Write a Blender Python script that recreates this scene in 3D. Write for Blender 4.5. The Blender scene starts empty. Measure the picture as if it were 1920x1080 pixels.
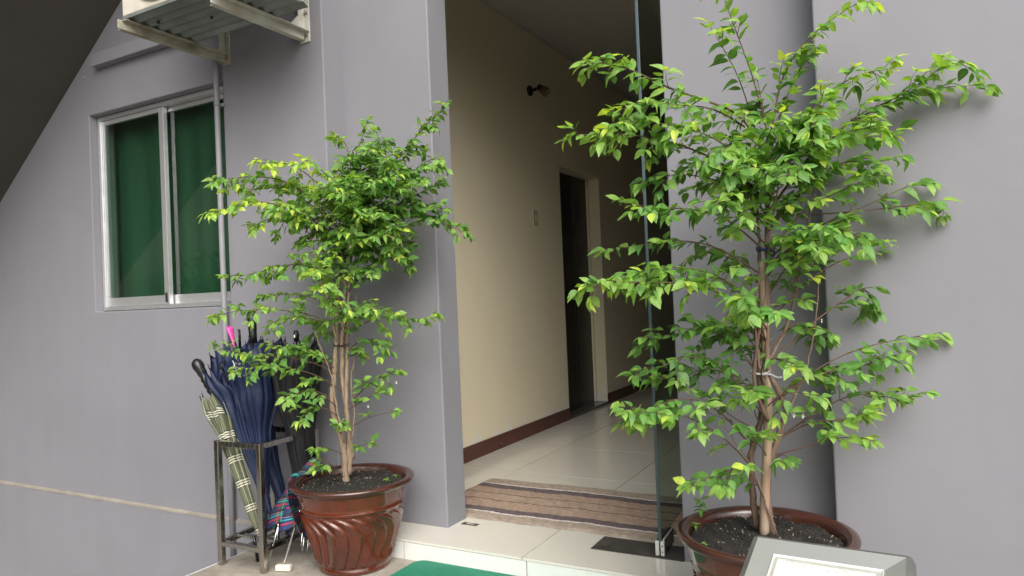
import bpy, bmesh, math, random
from mathutils import Vector, Matrix
S = bpy.context.scene
COL = S.collection

# ------------------------------------------------------------------ camera
FPX, YAW, PITCH, ROLL, CAMH = 1341.0, math.radians(28.7), math.radians(.73), math.radians(2.41), 1.05
Fv = Vector((-math.sin(YAW)*math.cos(PITCH), math.cos(YAW)*math.cos(PITCH), math.sin(PITCH)))
R0 = Vector((math.cos(YAW), math.sin(YAW), 0)); U0 = R0.cross(Fv)
Rv = R0*math.cos(ROLL)-U0*math.sin(ROLL); Uv = U0*math.cos(ROLL)+R0*math.sin(ROLL)
CP = Vector((0, 0, CAMH))
cam = bpy.data.cameras.new('camera'); co = bpy.data.objects.new('camera', cam); COL.objects.link(co)
M = Matrix.Identity(4)
for i in range(3):
    M[i][0] = Rv[i]; M[i][1] = Uv[i]; M[i][2] = -Fv[i]; M[i][3] = CP[i]
co.matrix_world = M
cam.sensor_width = 36; cam.lens = 36*FPX/1920; cam.clip_start = .05; cam.clip_end = 500
cam.dof.use_dof = False
S.camera = co
# ------------------------------------------------------------------ light
SUN_EL, SUN_AZ = 41, 140      # azimuth measured clockwise from +Y
w = bpy.data.worlds.new('World'); S.world = w; w.use_nodes = True
nt = w.node_tree
sky = nt.nodes.new('ShaderNodeTexSky'); sky.sky_type = 'NISHITA'; sky.sun_disc = False
sky.sun_elevation = math.radians(SUN_EL); sky.sun_rotation = math.radians(SUN_AZ)
sky.air_density = 1.0; sky.dust_density = 4.0; sky.ozone_density = 1.0
hsv = nt.nodes.new('ShaderNodeHueSaturation'); hsv.inputs['Saturation'].default_value = .45   # thin overcast whitens the sky
nt.links.new(sky.outputs[0], hsv.inputs['Color']); nt.links.new(hsv.outputs[0], nt.nodes['Background'].inputs[0])
nt.nodes['Background'].inputs[1].default_value = .12
sl = bpy.data.lights.new('sun', 'SUN'); sl.energy = 1.5; sl.angle = math.radians(58); sl.color = (1, .96, .9)
so = bpy.data.objects.new('sun', sl); COL.objects.link(so)
az, el = math.radians(SUN_AZ), math.radians(SUN_EL)
sd = Vector((math.sin(az)*math.cos(el), math.cos(az)*math.cos(el), math.sin(el)))
so.rotation_euler = (-sd).to_track_quat('-Z', 'Y').to_euler(); so.location = (-3, -6, 8)
S.view_settings.view_transform = 'Standard'; S.view_settings.look = 'None'
S.view_settings.exposure = 1.1; S.view_settings.gamma = 1; S.view_settings.use_curve_mapping = False
S.render.engine = 'CYCLES'
S.cycles.max_bounces = 12; S.cycles.diffuse_bounces = 7; S.cycles.transparent_max_bounces = 24
S.cycles.transmission_bounces = 8

def ray(x, y): return Fv*FPX + Rv*(x-960) - Uv*(y-540)
def on(x, y, ax, v):
    d = ray(x, y); t = (v-CP[ax])/d[ax]; return CP + d*t
def deep(x, y, dist): return CP + ray(x, y)*(dist/FPX)
def depth(p): return (Vector(p)-CP).dot(Fv)
def px(p):
    v = Vector(p)-CP; z = v.dot(Fv); return 960+FPX*v.dot(Rv)/z, 540-FPX*v.dot(Uv)/z

# ------------------------------------------------------------------ geometry helper
class G:
    def __init__(s): s.v = []; s.f = []; s.m = []; s.uv = []; s.sm = []
    def face(s, idx, m=0, uv=None, sm=False):
        s.f.append(tuple(idx)); s.m.append(m); s.uv.append(uv); s.sm.append(sm)
    def quad(s, pts, m=0, uv=None):
        b = len(s.v); s.v += [tuple(p) for p in pts]; s.face(range(b, b+len(pts)), m, uv); return s
    def box(s, lo, hi, m=0, mat=None):
        x0, y0, z0 = lo; x1, y1, z1 = hi; b = len(s.v)
        P = [(x0,y0,z0),(x1,y0,z0),(x1,y1,z0),(x0,y1,z0),(x0,y0,z1),(x1,y0,z1),(x1,y1,z1),(x0,y1,z1)]
        if mat is not None: P = [tuple(mat @ Vector(p)) for p in P]
        s.v += P
        for q in ((3,2,1,0),(4,5,6,7),(0,1,5,4),(1,2,6,5),(2,3,7,6),(3,0,4,7)): s.face([b+i for i in q], m)
        return s
    def tube(s, pts, rad, n=8, m=0, cap=True, flat=1.0):
        pts = [Vector(p) for p in pts]
        if not hasattr(rad, '__len__'): rad = [rad]*len(pts)
        b = len(s.v); prev = None
        for i, p in enumerate(pts):
            t = (pts[min(i+1, len(pts)-1)]-pts[max(i-1, 0)]).normalized()
            if prev is None:
                a = Vector((0,0,1)) if abs(t.z) < .9 else Vector((1,0,0)); u = t.cross(a).normalized()
            else:
                u = (prev - t*prev.dot(t)).normalized()
            prev = u; w_ = t.cross(u)
            for k in range(n):
                a = 2*math.pi*k/n; s.v.append(tuple(p+(u*math.cos(a)+w_*math.sin(a)*flat)*rad[i]))
        L = len(pts)-1
        for i in range(L):
            for k in range(n):
                k2 = (k+1) % n
                s.face((b+i*n+k, b+i*n+k2, b+(i+1)*n+k2, b+(i+1)*n+k), m,
                       ((k/n, i/L), ((k+1)/n, i/L), ((k+1)/n, (i+1)/L), (k/n, (i+1)/L)), True)
        if cap:
            s.face([b+k for k in range(n)][::-1], m); s.face([b+L*n+k for k in range(n)], m)
        return s
    def lathe(s, prof, n=32, c=(0,0,0), m=0, fn=None, mat=None, close=False):
        b = len(s.v)
        for i, (r, z) in enumerate(prof):
            for k in range(n):
                a = 2*math.pi*k/n
                rr = r + (fn(a, i, r, z) if fn else 0)
                p = Vector((rr*math.cos(a), rr*math.sin(a), z))
                if mat is not None: p = mat @ p
                s.v.append((p[0]+c[0], p[1]+c[1], p[2]+c[2]))
        L = len(prof)-1
        for i in range(L):
            for k in range(n):
                k2 = (k+1) % n
                s.face((b+i*n+k, b+i*n+k2, b+(i+1)*n+k2, b+(i+1)*n+k), m,
                       ((k/n, i/L), ((k+1)/n, i/L), ((k+1)/n, (i+1)/L), (k/n, (i+1)/L)), True)
        if close:
            s.face([b+k for k in range(n)][::-1], m); s.face([b+L*n+k for k in range(n)], m)
        return s
    def mesh(s, name, mats):
        me = bpy.data.meshes.new(name); me.from_pydata(s.v, [], s.f)
        for m_ in (mats if isinstance(mats, (list, tuple)) else [mats]): me.materials.append(m_)
        me.polygons.foreach_set('material_index', s.m); me.polygons.foreach_set('use_smooth', s.sm)
        if any(u is not None for u in s.uv):
            ul = me.uv_layers.new(name='UVMap'); d = []
            for f, u in zip(s.f, s.uv):
                if u is None: d += [0.0]*(2*len(f))
                else:
                    for q in u: d += [q[0], q[1]]
            ul.data.foreach_set('uv', d)
        me.update(); return me
    def build(s, name, mats, parent=None, bevel=0, seg=2):
        o = bpy.data.objects.new(name, s.mesh(name, mats)); COL.objects.link(o)
        if parent is not None: o.parent = parent
        if bevel:
            md = o.modifiers.new('Bevel', 'BEVEL'); md.width = bevel; md.segments = seg; md.limit_method = 'ANGLE'
            md.harden_normals = False
        return o

def tag(o, label=None, cat=None, group=None, kind=None):
    if label: o['label'] = label
    if cat: o['category'] = cat
    if group: o['group'] = group
    if kind: o['kind'] = kind
    return o
def empty(name, label=None, cat=None, group=None, kind=None):
    o = bpy.data.objects.new(name, None); COL.objects.link(o); o.empty_display_size = .1
    return tag(o, label, cat, group, kind)
def bx(lo, hi): return G().box(lo, hi)

# ------------------------------------------------------------------ materials
def mat(name, col, rough=.6, metal=0, spec=.5, vary=0, scale=4, bump=0, bscale=60, col2=None, coat=0, detail=6, stretch=None, roughvar=0):
    m = bpy.data.materials.new(name); m.use_nodes = True; t = m.node_tree; N = t.nodes; L = t.links
    b = N['Principled BSDF']
    b.inputs['Base Color'].default_value = (*col, 1); b.inputs['Roughness'].default_value = rough
    b.inputs['Metallic'].default_value = metal; b.inputs['Specular IOR Level'].default_value = spec
    b.inputs['Coat Weight'].default_value = coat; b.inputs['Coat Roughness'].default_value = .04
    tc = N.new('ShaderNodeTexCoord'); src = tc.outputs['Object']
    if stretch:
        mp = N.new('ShaderNodeMapping'); mp.inputs['Scale'].default_value = stretch; L.new(src, mp.inputs['Vector']); src = mp.outputs[0]
    if vary or col2 or roughvar:
        n = N.new('ShaderNodeTexNoise'); n.inputs['Scale'].default_value = scale; n.inputs['Detail'].default_value = detail
        n.inputs['Roughness'].default_value = .6
        L.new(src, n.inputs['Vector'])
        mr = N.new('ShaderNodeMapRange'); mr.inputs[1].default_value = .3; mr.inputs[2].default_value = .7
        L.new(n.outputs['Fac'], mr.inputs[0])
    if vary or col2:
        mx = N.new('ShaderNodeMix'); mx.data_type = 'RGBA'
        c2 = col2 if col2 else tuple(c*(1-vary) for c in col)
        mx.inputs[6].default_value = (*col, 1); mx.inputs[7].default_value = (*c2, 1)
        L.new(mr.outputs[0], mx.inputs[0]); L.new(mx.outputs[2], b.inputs['Base Color'])
    if roughvar:
        m2 = N.new('ShaderNodeMapRange'); m2.inputs[3].default_value = rough-roughvar; m2.inputs[4].default_value = rough+roughvar
        L.new(mr.outputs[0], m2.inputs[0]); L.new(m2.outputs[0], b.inputs['Roughness'])
    if bump:
        n2 = N.new('ShaderNodeTexNoise'); n2.inputs['Scale'].default_value = bscale; n2.inputs['Detail'].default_value = 4
        L.new(src, n2.inputs['Vector'])
        bm_ = N.new('ShaderNodeBump'); bm_.inputs['Strength'].default_value = bump; bm_.inputs['Distance'].default_value = .01
        L.new(n2.outputs['Fac'], bm_.inputs['Height']); L.new(bm_.outputs[0], b.inputs['Normal'])
    return m

def nodes(m): return m.node_tree.nodes, m.node_tree.links, m.node_tree.nodes['Principled BSDF']

def wall_paint(name, col):
    """matt masonry paint: faint roller relief, cloudy tone, few chipped specks"""
    m = mat(name, col, .62, vary=.11, scale=1.1, bump=.12, bscale=14, spec=.35); N, L, b = nodes(m)
    tc = N.new('ShaderNodeTexCoord')
    base = b.inputs['Base Color'].links[0].from_socket
    vo = N.new('ShaderNodeTexVoronoi'); vo.inputs['Scale'].default_value = 3.1; L.new(tc.outputs['Object'], vo.inputs['Vector'])
    lt = N.new('ShaderNodeMath'); lt.operation = 'LESS_THAN'; lt.inputs[1].default_value = .0115; L.new(vo.outputs['Distance'], lt.inputs[0])
    mx = N.new('ShaderNodeMix'); mx.data_type = 'RGBA'; mx.inputs[7].default_value = (.8, .8, .78, 1)
    L.new(lt.outputs[0], mx.inputs[0]); L.new(base, mx.inputs[6])
    # vertical rain marks
    mp = N.new('ShaderNodeMapping'); mp.inputs['Scale'].default_value = (9, 9, .5); L.new(tc.outputs['Object'], mp.inputs['Vector'])
    ns = N.new('ShaderNodeTexNoise'); ns.inputs['Scale'].default_value = 1; ns.inputs['Detail'].default_value = 5; L.new(mp.outputs[0], ns.inputs['Vector'])
    mr = N.new('ShaderNodeMapRange'); mr.inputs[1].default_value = .35; mr.inputs[2].default_value = .75; mr.inputs[3].default_value = 1.0; mr.inputs[4].default_value = .965
    L.new(ns.outputs['Fac'], mr.inputs[0])
    mu = N.new('ShaderNodeMix'); mu.data_type = 'RGBA'; mu.blend_type = 'MULTIPLY'; mu.inputs[0].default_value = 1
    L.new(mx.outputs[2], mu.inputs[6]); L.new(mr.outputs[0], mu.inputs[7]); L.new(mu.outputs[2], b.inputs['Base Color'])
    return m

MT = {}
MT['grey_wall'] = wall_paint('grey_paint', (.218, .216, .238))
# cream wall with flaking whitish patches just above the skirting
m = mat('cream_paint', (.78, .70, .515), .45, vary=.05, scale=1.5, bump=.06, bscale=20, spec=.4); N, L, b = nodes(m)
base = b.inputs['Base Color'].links[0].from_socket
tc = N.new('ShaderNodeTexCoord'); sp = N.new('ShaderNodeSeparateXYZ'); L.new(tc.outputs['Object'], sp.inputs[0])
ns = N.new('ShaderNodeTexNoise'); ns.inputs['Scale'].default_value = 7; ns.inputs['Detail'].default_value = 9; ns.inputs['Roughness'].default_value = .7
L.new(tc.outputs['Object'], ns.inputs['Vector'])
ma = N.new('ShaderNodeMath'); ma.operation = 'MULTIPLY_ADD'; ma.inputs[1].default_value = -1.5; L.new(sp.outputs['Z'], ma.inputs[0]); L.new(ns.outputs['Fac'], ma.inputs[2])
mr = N.new('ShaderNodeMapRange'); mr.inputs[1].default_value = .26; mr.inputs[2].default_value = .40; L.new(ma.outputs[0], mr.inputs[0])
mx = N.new('ShaderNodeMix'); mx.data_type = 'RGBA'; mx.inputs[7].default_value = (.74, .72, .66, 1)
L.new(mr.outputs[0], mx.inputs[0]); L.new(base, mx.inputs[6]); L.new(mx.outputs[2], b.inputs['Base Color'])
MT['cream'] = m
MT['ceiling'] = mat('ceiling_paint', (.52, .50, .46), .7, vary=.06)
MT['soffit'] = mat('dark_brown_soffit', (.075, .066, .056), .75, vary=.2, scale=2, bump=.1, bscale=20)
MT['skirting'] = mat('red_brown_tile', (.10, .032, .021), .22, vary=.3, scale=9, roughvar=.06)
MT['granite'] = mat('threshold_granite', (.10, .09, .08), .2, vary=.4, scale=90)
MT['tile'] = mat('cream_porcelain_tile', (.62, .595, .53), .1, vary=.07, scale=3, bump=.015, bscale=3, spec=.5, roughvar=.045)
MT['grout'] = mat('tile_grout', (.22, .20, .17), .9)
MT['riser'] = mat('white_riser_tile', (.66, .68, .64), .3, vary=.08, scale=4, roughvar=.08)
MT['concrete'] = mat('stained_concrete', (.36, .33, .28), .85, col2=(.16, .14, .115), scale=5, bump=.5, bscale=45, detail=10)
MT['concrete_edge'] = mat('pale_cement', (.47, .47, .46), .85, vary=.25, scale=7, bump=.3, bscale=40)
MT['ledge'] = mat('worn_cream_ledge', (.30, .28, .235), .7, col2=(.225, .195, .16), scale=9, bump=.2, bscale=50, detail=8)
MT['asphalt'] = mat('paving', (.30, .29, .27), .9, vary=.3, scale=3, bump=.3, bscale=40)
MT['wood_dark'] = mat('dark_door_wood', (.034, .025, .019), .38, vary=.5, scale=3, stretch=(8, 8, .8), bump=.05, bscale=8)
MT['alu'] = mat('aluminium', (.72, .73, .74), .34, metal=.75, vary=.12, scale=12, roughvar=.08)
MT['steel'] = mat('brushed_steel', (.46, .44, .41), .24, metal=1, vary=.12, scale=6, stretch=(14, 14, 2), roughvar=.1)
MT['steel_sign'] = mat('polished_steel', (.46, .47, .46), .38, metal=.6, vary=.22, scale=8, roughvar=.12)
MT['steel_cast'] = mat('satin_cast_steel', (.75, .74, .70), .35, metal=.6, vary=.15, scale=30)
MT['fitting_dark'] = mat('dark_fitting_cover', (.07, .065, .06), .35, metal=.6, vary=.4, scale=14, roughvar=.1)
MT['floor_plate'] = mat('worn_floor_plate', (.055, .052, .046), .42, metal=.35, col2=(.13, .12, .105), scale=14, roughvar=.1, detail=9)
MT['pipe'] = mat('grey_painted_pipe', (.24, .24, .255), .45, vary=.12, scale=10)
MT['ac_white'] = mat('aged_white_enamel', (.62, .60, .53), .4, col2=(.45, .41, .33), scale=7, detail=9)
MT['bracket'] = mat('grimy_bracket_paint', (.44, .42, .34), .6, col2=(.20, .18, .13), scale=12, bump=.25, bscale=50, detail=9)
MT['bracket_white'] = mat('white_bracket_paint', (.60, .60, .55), .55, col2=(.36, .34, .27), scale=8, bump=.15, bscale=50, detail=9)
MT['corrugated'] = mat('weathered_corrugated_sheet', (.24, .27, .26), .5, metal=.3, col2=(.13, .14, .125), scale=6, detail=9, bump=.15, bscale=30)
MT['rubber_black'] = mat('black_rubber', (.012, .012, .013), .3, vary=.3, scale=40, bump=.1, bscale=80)
MT['pink'] = mat('pink_plastic', (.62, .06, .30), .35)
MT['navy'] = mat('navy_nylon', (.009, .018, .058), .55, vary=.35, scale=14, bump=.25, bscale=30, spec=.4)
MT['black_cloth'] = mat('black_nylon', (.010, .010, .012), .6, vary=.3, scale=14, bump=.25, bscale=30)
MT['silver'] = mat('silver_metal', (.8, .8, .8), .22, metal=1)
MT['white_plastic'] = mat('yellowed_white_plastic', (.62, .58, .48), .4, vary=.1, scale=30)
MT['beige_plastic'] = mat('beige_switch_plastic', (.42, .37, .25), .4)
MT['lamp_metal'] = mat('dark_bronze', (.035, .028, .02), .35, metal=.7)
MT['bamboo'] = mat('dry_bamboo', (.27, .155, .08), .5, col2=(.30, .27, .23), scale=3, stretch=(3, 3, 1), bump=.15, bscale=60)
MT['bark'] = mat('tan_bark', (.30, .22, .15), .8, col2=(.17, .12, .085), scale=30, stretch=(3, 3, .6), bump=.5, bscale=50)
MT['bark_red'] = mat('reddish_bark', (.19, .12, .085), .75, col2=(.10, .065, .048), scale=30, stretch=(3, 3, .6), bump=.5, bscale=50)
MT['twig'] = mat('dark_twig', (.085, .045, .03), .7)
MT['soil'] = mat('dark_potting_soil', (.022, .019, .016), .95, col2=(.009, .008, .008), scale=45, bump=1, bscale=120, detail=10)
MT['crumb'] = mat('soil_crumb', (.032, .027, .022), .95, vary=.6, scale=40)
MT['chip'] = mat('pale_soil_chip', (.27, .23, .17), .9, vary=.5, scale=40)
MT['string_white'] = mat('clear_white_string', (.42, .42, .46), .35)
MT['string_navy'] = mat('navy_string', (.03, .04, .16), .5)
MT['petal'] = mat('white_petal', (.8, .8, .74), .6)
MT['hedge'] = mat('hedge_leaf', (.12, .13, .05), .6, vary=.6, scale=8)
MT['sheet'] = mat('white_sign_sheet', (.60, .61, .59), .3, vary=.04, scale=4)
MT['bare_wall'] = mat('weathered_boundary_wall', (.10, .09, .07), .85, vary=.3, scale=2)
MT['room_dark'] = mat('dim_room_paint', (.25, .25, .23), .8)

# green rubber mat
MT['green_mat'] = mat('green_rubber_mat', (.012, .20, .115), .7, vary=.2, scale=12, bump=.4, bscale=220)
# glazed pot
m = mat('brown_glaze', (.125, .025, .009), .12, col2=(.045, .011, .006), scale=4, coat=.6, spec=.6, roughvar=.06, detail=8, bump=.02, bscale=30); MT['glaze'] = m
MT['glaze_rim'] = mat('dark_rim_glaze', (.070, .022, .014), .2, col2=(.03, .014, .010), scale=8, coat=.4)
# curtain
MT['curtain'] = mat('green_curtain', (.032, .115, .068), .75, vary=.35, scale=1.6, stretch=(4, 4, .4))
# glass: thin pane, fresnel mirror + tinted pass-through
def glass(name, tint, ior=1.5, extra=0.0):
    m = bpy.data.materials.new(name); m.use_nodes = True; N = m.node_tree.nodes; L = m.node_tree.links
    N.remove(N['Principled BSDF']); out = N['Material Output']
    tr = N.new('ShaderNodeBsdfTransparent'); tr.inputs[0].default_value = (*tint, 1)
    gl = N.new('ShaderNodeBsdfGlossy'); gl.inputs['Roughness'].default_value = .012
    fr = N.new('ShaderNodeFresnel'); fr.inputs[0].default_value = ior
    ad = N.new('ShaderNodeMath'); ad.operation = 'ADD'; ad.inputs[1].default_value = extra; L.new(fr.outputs[0], ad.inputs[0])
    ge = N.new('ShaderNodeNewGeometry'); iv = N.new('ShaderNodeMath'); iv.operation = 'SUBTRACT'; iv.inputs[0].default_value = 1; L.new(ge.outputs['Backfacing'], iv.inputs[1])
    mm = N.new('ShaderNodeMath'); mm.operation = 'MULTIPLY'; L.new(ad.outputs[0], mm.inputs[0]); L.new(iv.outputs[0], mm.inputs[1])
    mx = N.new('ShaderNodeMixShader'); L.new(mm.outputs[0], mx.inputs[0]); L.new(tr.outputs[0], mx.inputs[1]); L.new(gl.outputs[0], mx.inputs[2])
    L.new(mx.outputs[0], out.inputs[0]); return m
MT['win_glass'] = glass('window_glass', (.76, .84, .78), 1.5, .06)
MT['door_glass'] = glass('door_glass', (.70, .76, .72), 1.4)
MT['lamp_glass'] = glass('lamp_shade_glass', (.75, .73, .66), 1.5, .04)
MT['glass_edge'] = mat('glass_edge', (.03, .06, .065), .25, spec=.8, stretch=(1, 1, .8), vary=.3, scale=3)

# leaves ---------------------------------------------------------------
def leaf_mat(name, col, trans, rough=.36):
    m = bpy.data.materials.new(name); m.use_nodes = True; N = m.node_tree.nodes; L = m.node_tree.links
    b = N['Principled BSDF']; out = N['Material Output']
    b.inputs['Roughness'].default_value = rough; b.inputs['Specular IOR Level'].default_value = .45
    tc = N.new('ShaderNodeTexCoord'); uv = N.new('ShaderNodeSeparateXYZ'); L.new(tc.outputs['UV'], uv.inputs[0])
    geo = N.new('ShaderNodeNewGeometry')
    ns = N.new('ShaderNodeTexNoise'); ns.inputs['Scale'].default_value = 9; ns.inputs['Detail'].default_value = 3; L.new(geo.outputs['Position'], ns.inputs['Vector'])
    hs = N.new('ShaderNodeHueSaturation'); hs.inputs['Color'].default_value = (*col, 1)
    mr = N.new('ShaderNodeMapRange'); mr.inputs[1].default_value = .3; mr.inputs[2].default_value = .7; mr.inputs[3].default_value = .488; mr.inputs[4].default_value = .512
    L.new(ns.outputs['Fac'], mr.inputs[0]); L.new(mr.outputs[0], hs.inputs['Hue'])
    mv = N.new('ShaderNodeMapRange'); mv.inputs[1].default_value = .3; mv.inputs[2].default_value = .7; mv.inputs[3].default_value = .75; mv.inputs[4].default_value = 1.25
    n2 = N.new('ShaderNodeTexNoise'); n2.inputs['Scale'].default_value = 33; L.new(geo.outputs['Position'], n2.inputs['Vector'])
    L.new(n2.outputs['Fac'], mv.inputs[0]); L.new(mv.outputs[0], hs.inputs['Value'])
    # midrib and side veins
    sb = N.new('ShaderNodeMath'); sb.operation = 'SUBTRACT'; sb.inputs[1].default_value = .5; L.new(uv.outputs['X'], sb.inputs[0])
    ab = N.new('ShaderNodeMath'); ab.operation = 'ABSOLUTE'; L.new(sb.outputs[0], ab.inputs[0])
    rb = N.new('ShaderNodeMapRange'); rb.inputs[1].default_value = .02; rb.inputs[2].default_value = .07; rb.inputs[3].default_value = .45; rb.inputs[4].default_value = 0
    L.new(ab.outputs[0], rb.inputs[0])
    mx = N.new('ShaderNodeMix'); mx.data_type = 'RGBA'; mx.inputs[7].default_value = (col[0]*1.6+.04, col[1]*1.25+.05, col[2]*1.5+.01, 1)
    L.new(rb.outputs[0], mx.inputs[0]); L.new(hs.outputs[0], mx.inputs[6]); L.new(mx.outputs[2], b.inputs['Base Color'])
    wv = N.new('ShaderNodeMath'); wv.operation = 'MULTIPLY_ADD'; wv.inputs[1].default_value = -.8; L.new(ab.outputs[0], wv.inputs[0]); L.new(uv.outputs['Y'], wv.inputs[2])
    sn = N.new('ShaderNodeMath'); sn.operation = 'MULTIPLY'; sn.inputs[1].default_value = 55; L.new(wv.outputs[0], sn.inputs[0])
    si = N.new('ShaderNodeMath'); si.operation = 'SINE'; L.new(sn.outputs[0], si.inputs[0])
    bp = N.new('ShaderNodeBump'); bp.inputs['Strength'].default_value = .25; bp.inputs['Distance'].default_value = .001; L.new(si.outputs[0], bp.inputs['Height']); L.new(bp.outputs[0], b.inputs['Normal'])
    tl = N.new('ShaderNodeBsdfTranslucent')
    h2 = N.new('ShaderNodeMix'); h2.data_type = 'RGBA'; h2.blend_type = 'MULTIPLY'; h2.inputs[0].default_value = 1; h2.inputs[7].default_value = (1.5, 1.45, .55, 1)
    L.new(mx.outputs[2], h2.inputs[6]); L.new(h2.outputs[2], tl.inputs[0])
    ms = N.new('ShaderNodeMixShader'); ms.inputs[0].default_value = trans
    L.new(b.outputs[0], ms.inputs[1]); L.new(tl.outputs[0], ms.inputs[2]); L.new(ms.outputs[0], out.inputs[0])
    return m
LEAF = [leaf_mat('mature_leaf', (.072, .175, .042), .36), leaf_mat('green_leaf', (.125, .275, .060), .42),
        leaf_mat('light_leaf', (.235, .410, .090), .47), leaf_mat('young_yellow_leaf', (.46, .58, .09), .45)]

def plaid(name, ground, lines, rough=.75):
    """woven check; lines = list of (period, phase, width, colour) on both UV axes"""
    m = mat(name, ground, rough, bump=.2, bscale=40); N, L, b = nodes(m)
    tc = N.new('ShaderNodeTexCoord'); uv = N.new('ShaderNodeSeparateXYZ'); L.new(tc.outputs['UV'], uv.inputs[0])
    cur = None
    for (ax, per, ph, wd, colr, fac) in lines:
        a = N.new('ShaderNodeMath'); a.operation = 'MULTIPLY_ADD'; a.inputs[1].default_value = per; a.inputs[2].default_value = ph
        L.new(uv.outputs[ax], a.inputs[0])
        fr = N.new('ShaderNodeMath'); fr.operation = 'FRACT'; L.new(a.outputs[0], fr.inputs[0])
        lt = N.new('ShaderNodeMath'); lt.operation = 'LESS_THAN'; lt.inputs[1].default_value = wd; L.new(fr.outputs[0], lt.inputs[0])
        mu = N.new('ShaderNodeMath'); mu.operation = 'MULTIPLY'; mu.inputs[1].default_value = fac; L.new(lt.outputs[0], mu.inputs[0])
        mx = N.new('ShaderNodeMix'); mx.data_type = 'RGBA'; mx.inputs[7].default_value = (*colr, 1)
        if cur is None: mx.inputs[6].default_value = (*ground, 1)
        else: L.new(cur, mx.inputs[6])
        L.new(mu.outputs[0], mx.inputs[0]); cur = mx.outputs[2]
    L.new(cur, b.inputs['Base Color']); return m
dk, wh = (.012, .016, .012), (.50, .49, .38)
MT['check_green'] = plaid('olive_check_cloth', (.060, .068, .034), [
    ('X', 16, .0, .22, (.13, .14, .09), .8),
    ('Y', 6.0, .00, .36, dk, .85), ('Y', 6.0, -.05, .05, wh, 1), ('Y', 6.0, -.15, .05, wh, 1), ('Y', 6.0, -.25, .05, wh, 1),
    ('X', 16, .5, .30, (.08, .10, .05), .6), ('X', 16, .42, .06, wh, .7), ('X', 16, .3, .06, wh, .7)])
MT['tartan'] = plaid('multicolour_tartan', (.008, .05, .05), [
    ('X', 16, .0, .35, (.01, .02, .10), .9), ('X', 16, .55, .10, (.26, .012, .03), .8), ('X', 16, .3, .06, (.02, .32, .28), .9),
    ('Y', 5, .1, .22, (.015, .012, .02), .8), ('Y', 5, .5, .12, (.36, .015, .04), .75), ('Y', 5, .72, .07, (.02, .34, .30), .8), ('Y', 5, .86, .02, (.4, .4, .4), .7)])

# woven rug: stripes run along X, measured from the front edge (local Y)
m = mat('woven_rug', (.24, .175, .14), .95, vary=.35, scale=26, stretch=(.5, 2.5, 1), bump=.8, bscale=130); N, L, b = nodes(m)
base = b.inputs['Base Color'].links[0].from_socket
tc = N.new('ShaderNodeTexCoord'); sp = N.new('ShaderNodeSeparateXYZ'); L.new(tc.outputs['UV'], sp.inputs[0])
wob = N.new('ShaderNodeTexNoise'); wob.inputs['Scale'].default_value = 60; wob.inputs['Detail'].default_value = 1; L.new(tc.outputs['Object'], wob.inputs['Vector'])
yy = N.new('ShaderNodeMath'); yy.operation = 'MULTIPLY_ADD'; yy.inputs[1].default_value = .018; L.new(wob.outputs['Fac'], yy.inputs[0]); L.new(sp.outputs['Y'], yy.inputs[2])
cr = N.new('ShaderNodeValToRGB'); cr.color_ramp.interpolation = 'CONSTANT'
stops = [(0, (.29, .235, .185)), (.135, (.52, .47, .45)), (.16, (.10, .076, .080)), (.25, (.30, .215, .16)), (.42, (.10, .075, .07)), (.435, (.31, .225, .165)),
         (.58, (.10, .075, .07)), (.595, (.30, .215, .16)), (.73, (.10, .076, .080)), (.83, (.52, .47, .45)), (.855, (.29, .235, .185))]
e = cr.color_ramp.elements
e[0].position = 0; e[0].color = (*stops[0][1], 1); e[1].position = stops[1][0]; e[1].color = (*stops[1][1], 1)
for p_, c_ in stops[2:]:
    q = e.new(p_); q.color = (*c_, 1)
L.new(yy.outputs[0], cr.inputs[0])
mu = N.new('ShaderNodeMix'); mu.data_type = 'RGBA'; mu.blend_type = 'MULTIPLY'; mu.inputs[0].default_value = 1
wn = N.new('ShaderNodeTexNoise'); wn.inputs['Scale'].default_value = 45; wn.inputs['Detail'].default_value = 5; L.new(tc.outputs['Object'], wn.inputs['Vector'])
wr = N.new('ShaderNodeMapRange'); wr.inputs[1].default_value = .3; wr.inputs[2].default_value = .7; wr.inputs[3].default_value = 1.0; wr.inputs[4].default_value = 1.6; L.new(wn.outputs['Fac'], wr.inputs[0])
L.new(cr.outputs[0], mu.inputs[6]); L.new(wr.outputs[0], mu.inputs[7]); L.new(mu.outputs[2], b.inputs['Base Color'])
MT['rug'] = m

# ------------------------------------------------------------------ key planes
GZ = -.085                      # outdoor pad level (corridor floor = 0)
Y1, Y2, Y3 = 2.597, 2.7377, 2.896
XL, XR, XE = -2.4065, -.7897, -.231    # window-wall end, right pier edge, right-wall edge
XP = -1.8876                    # left pier's inner edge
XC = -2.515                     # corridor's left wall
CZ = 3.19
TOP = 6.4
LOW = -.70

# ground ---------------------------------------------------------------
o = G().quad([(-60, -60, LOW), (60, -60, LOW), (60, 60, LOW), (-60, 60, LOW)]).build('ground', MT['asphalt']); tag(o, kind='structure')
g = G(); g.box((-2.752, -2.5, LOW+.004), (6.0, 2.5405, GZ)); pad = g.build('concrete_pad', MT['concrete'], bevel=.012, seg=3); tag(pad, kind='structure')
g = G(); g.box((-2.762, 2.5445, LOW+.004), (-2.45, 2.592, GZ-.002)); g.build('pad_strip', MT['concrete_edge'], pad)
g = G(); g.box((-2.768, -2.5, LOW+.004), (-2.756, 2.40, GZ-.004)); g.build('pad_edge', MT['concrete_edge'], pad, bevel=.008)
g = G(); g.box((-6.2, 2.35, LOW), (-5.52, 2.585, LOW+.09)); o = g.build('kerb', MT['ledge'], bevel=.01); tag(o, kind='structure')

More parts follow.
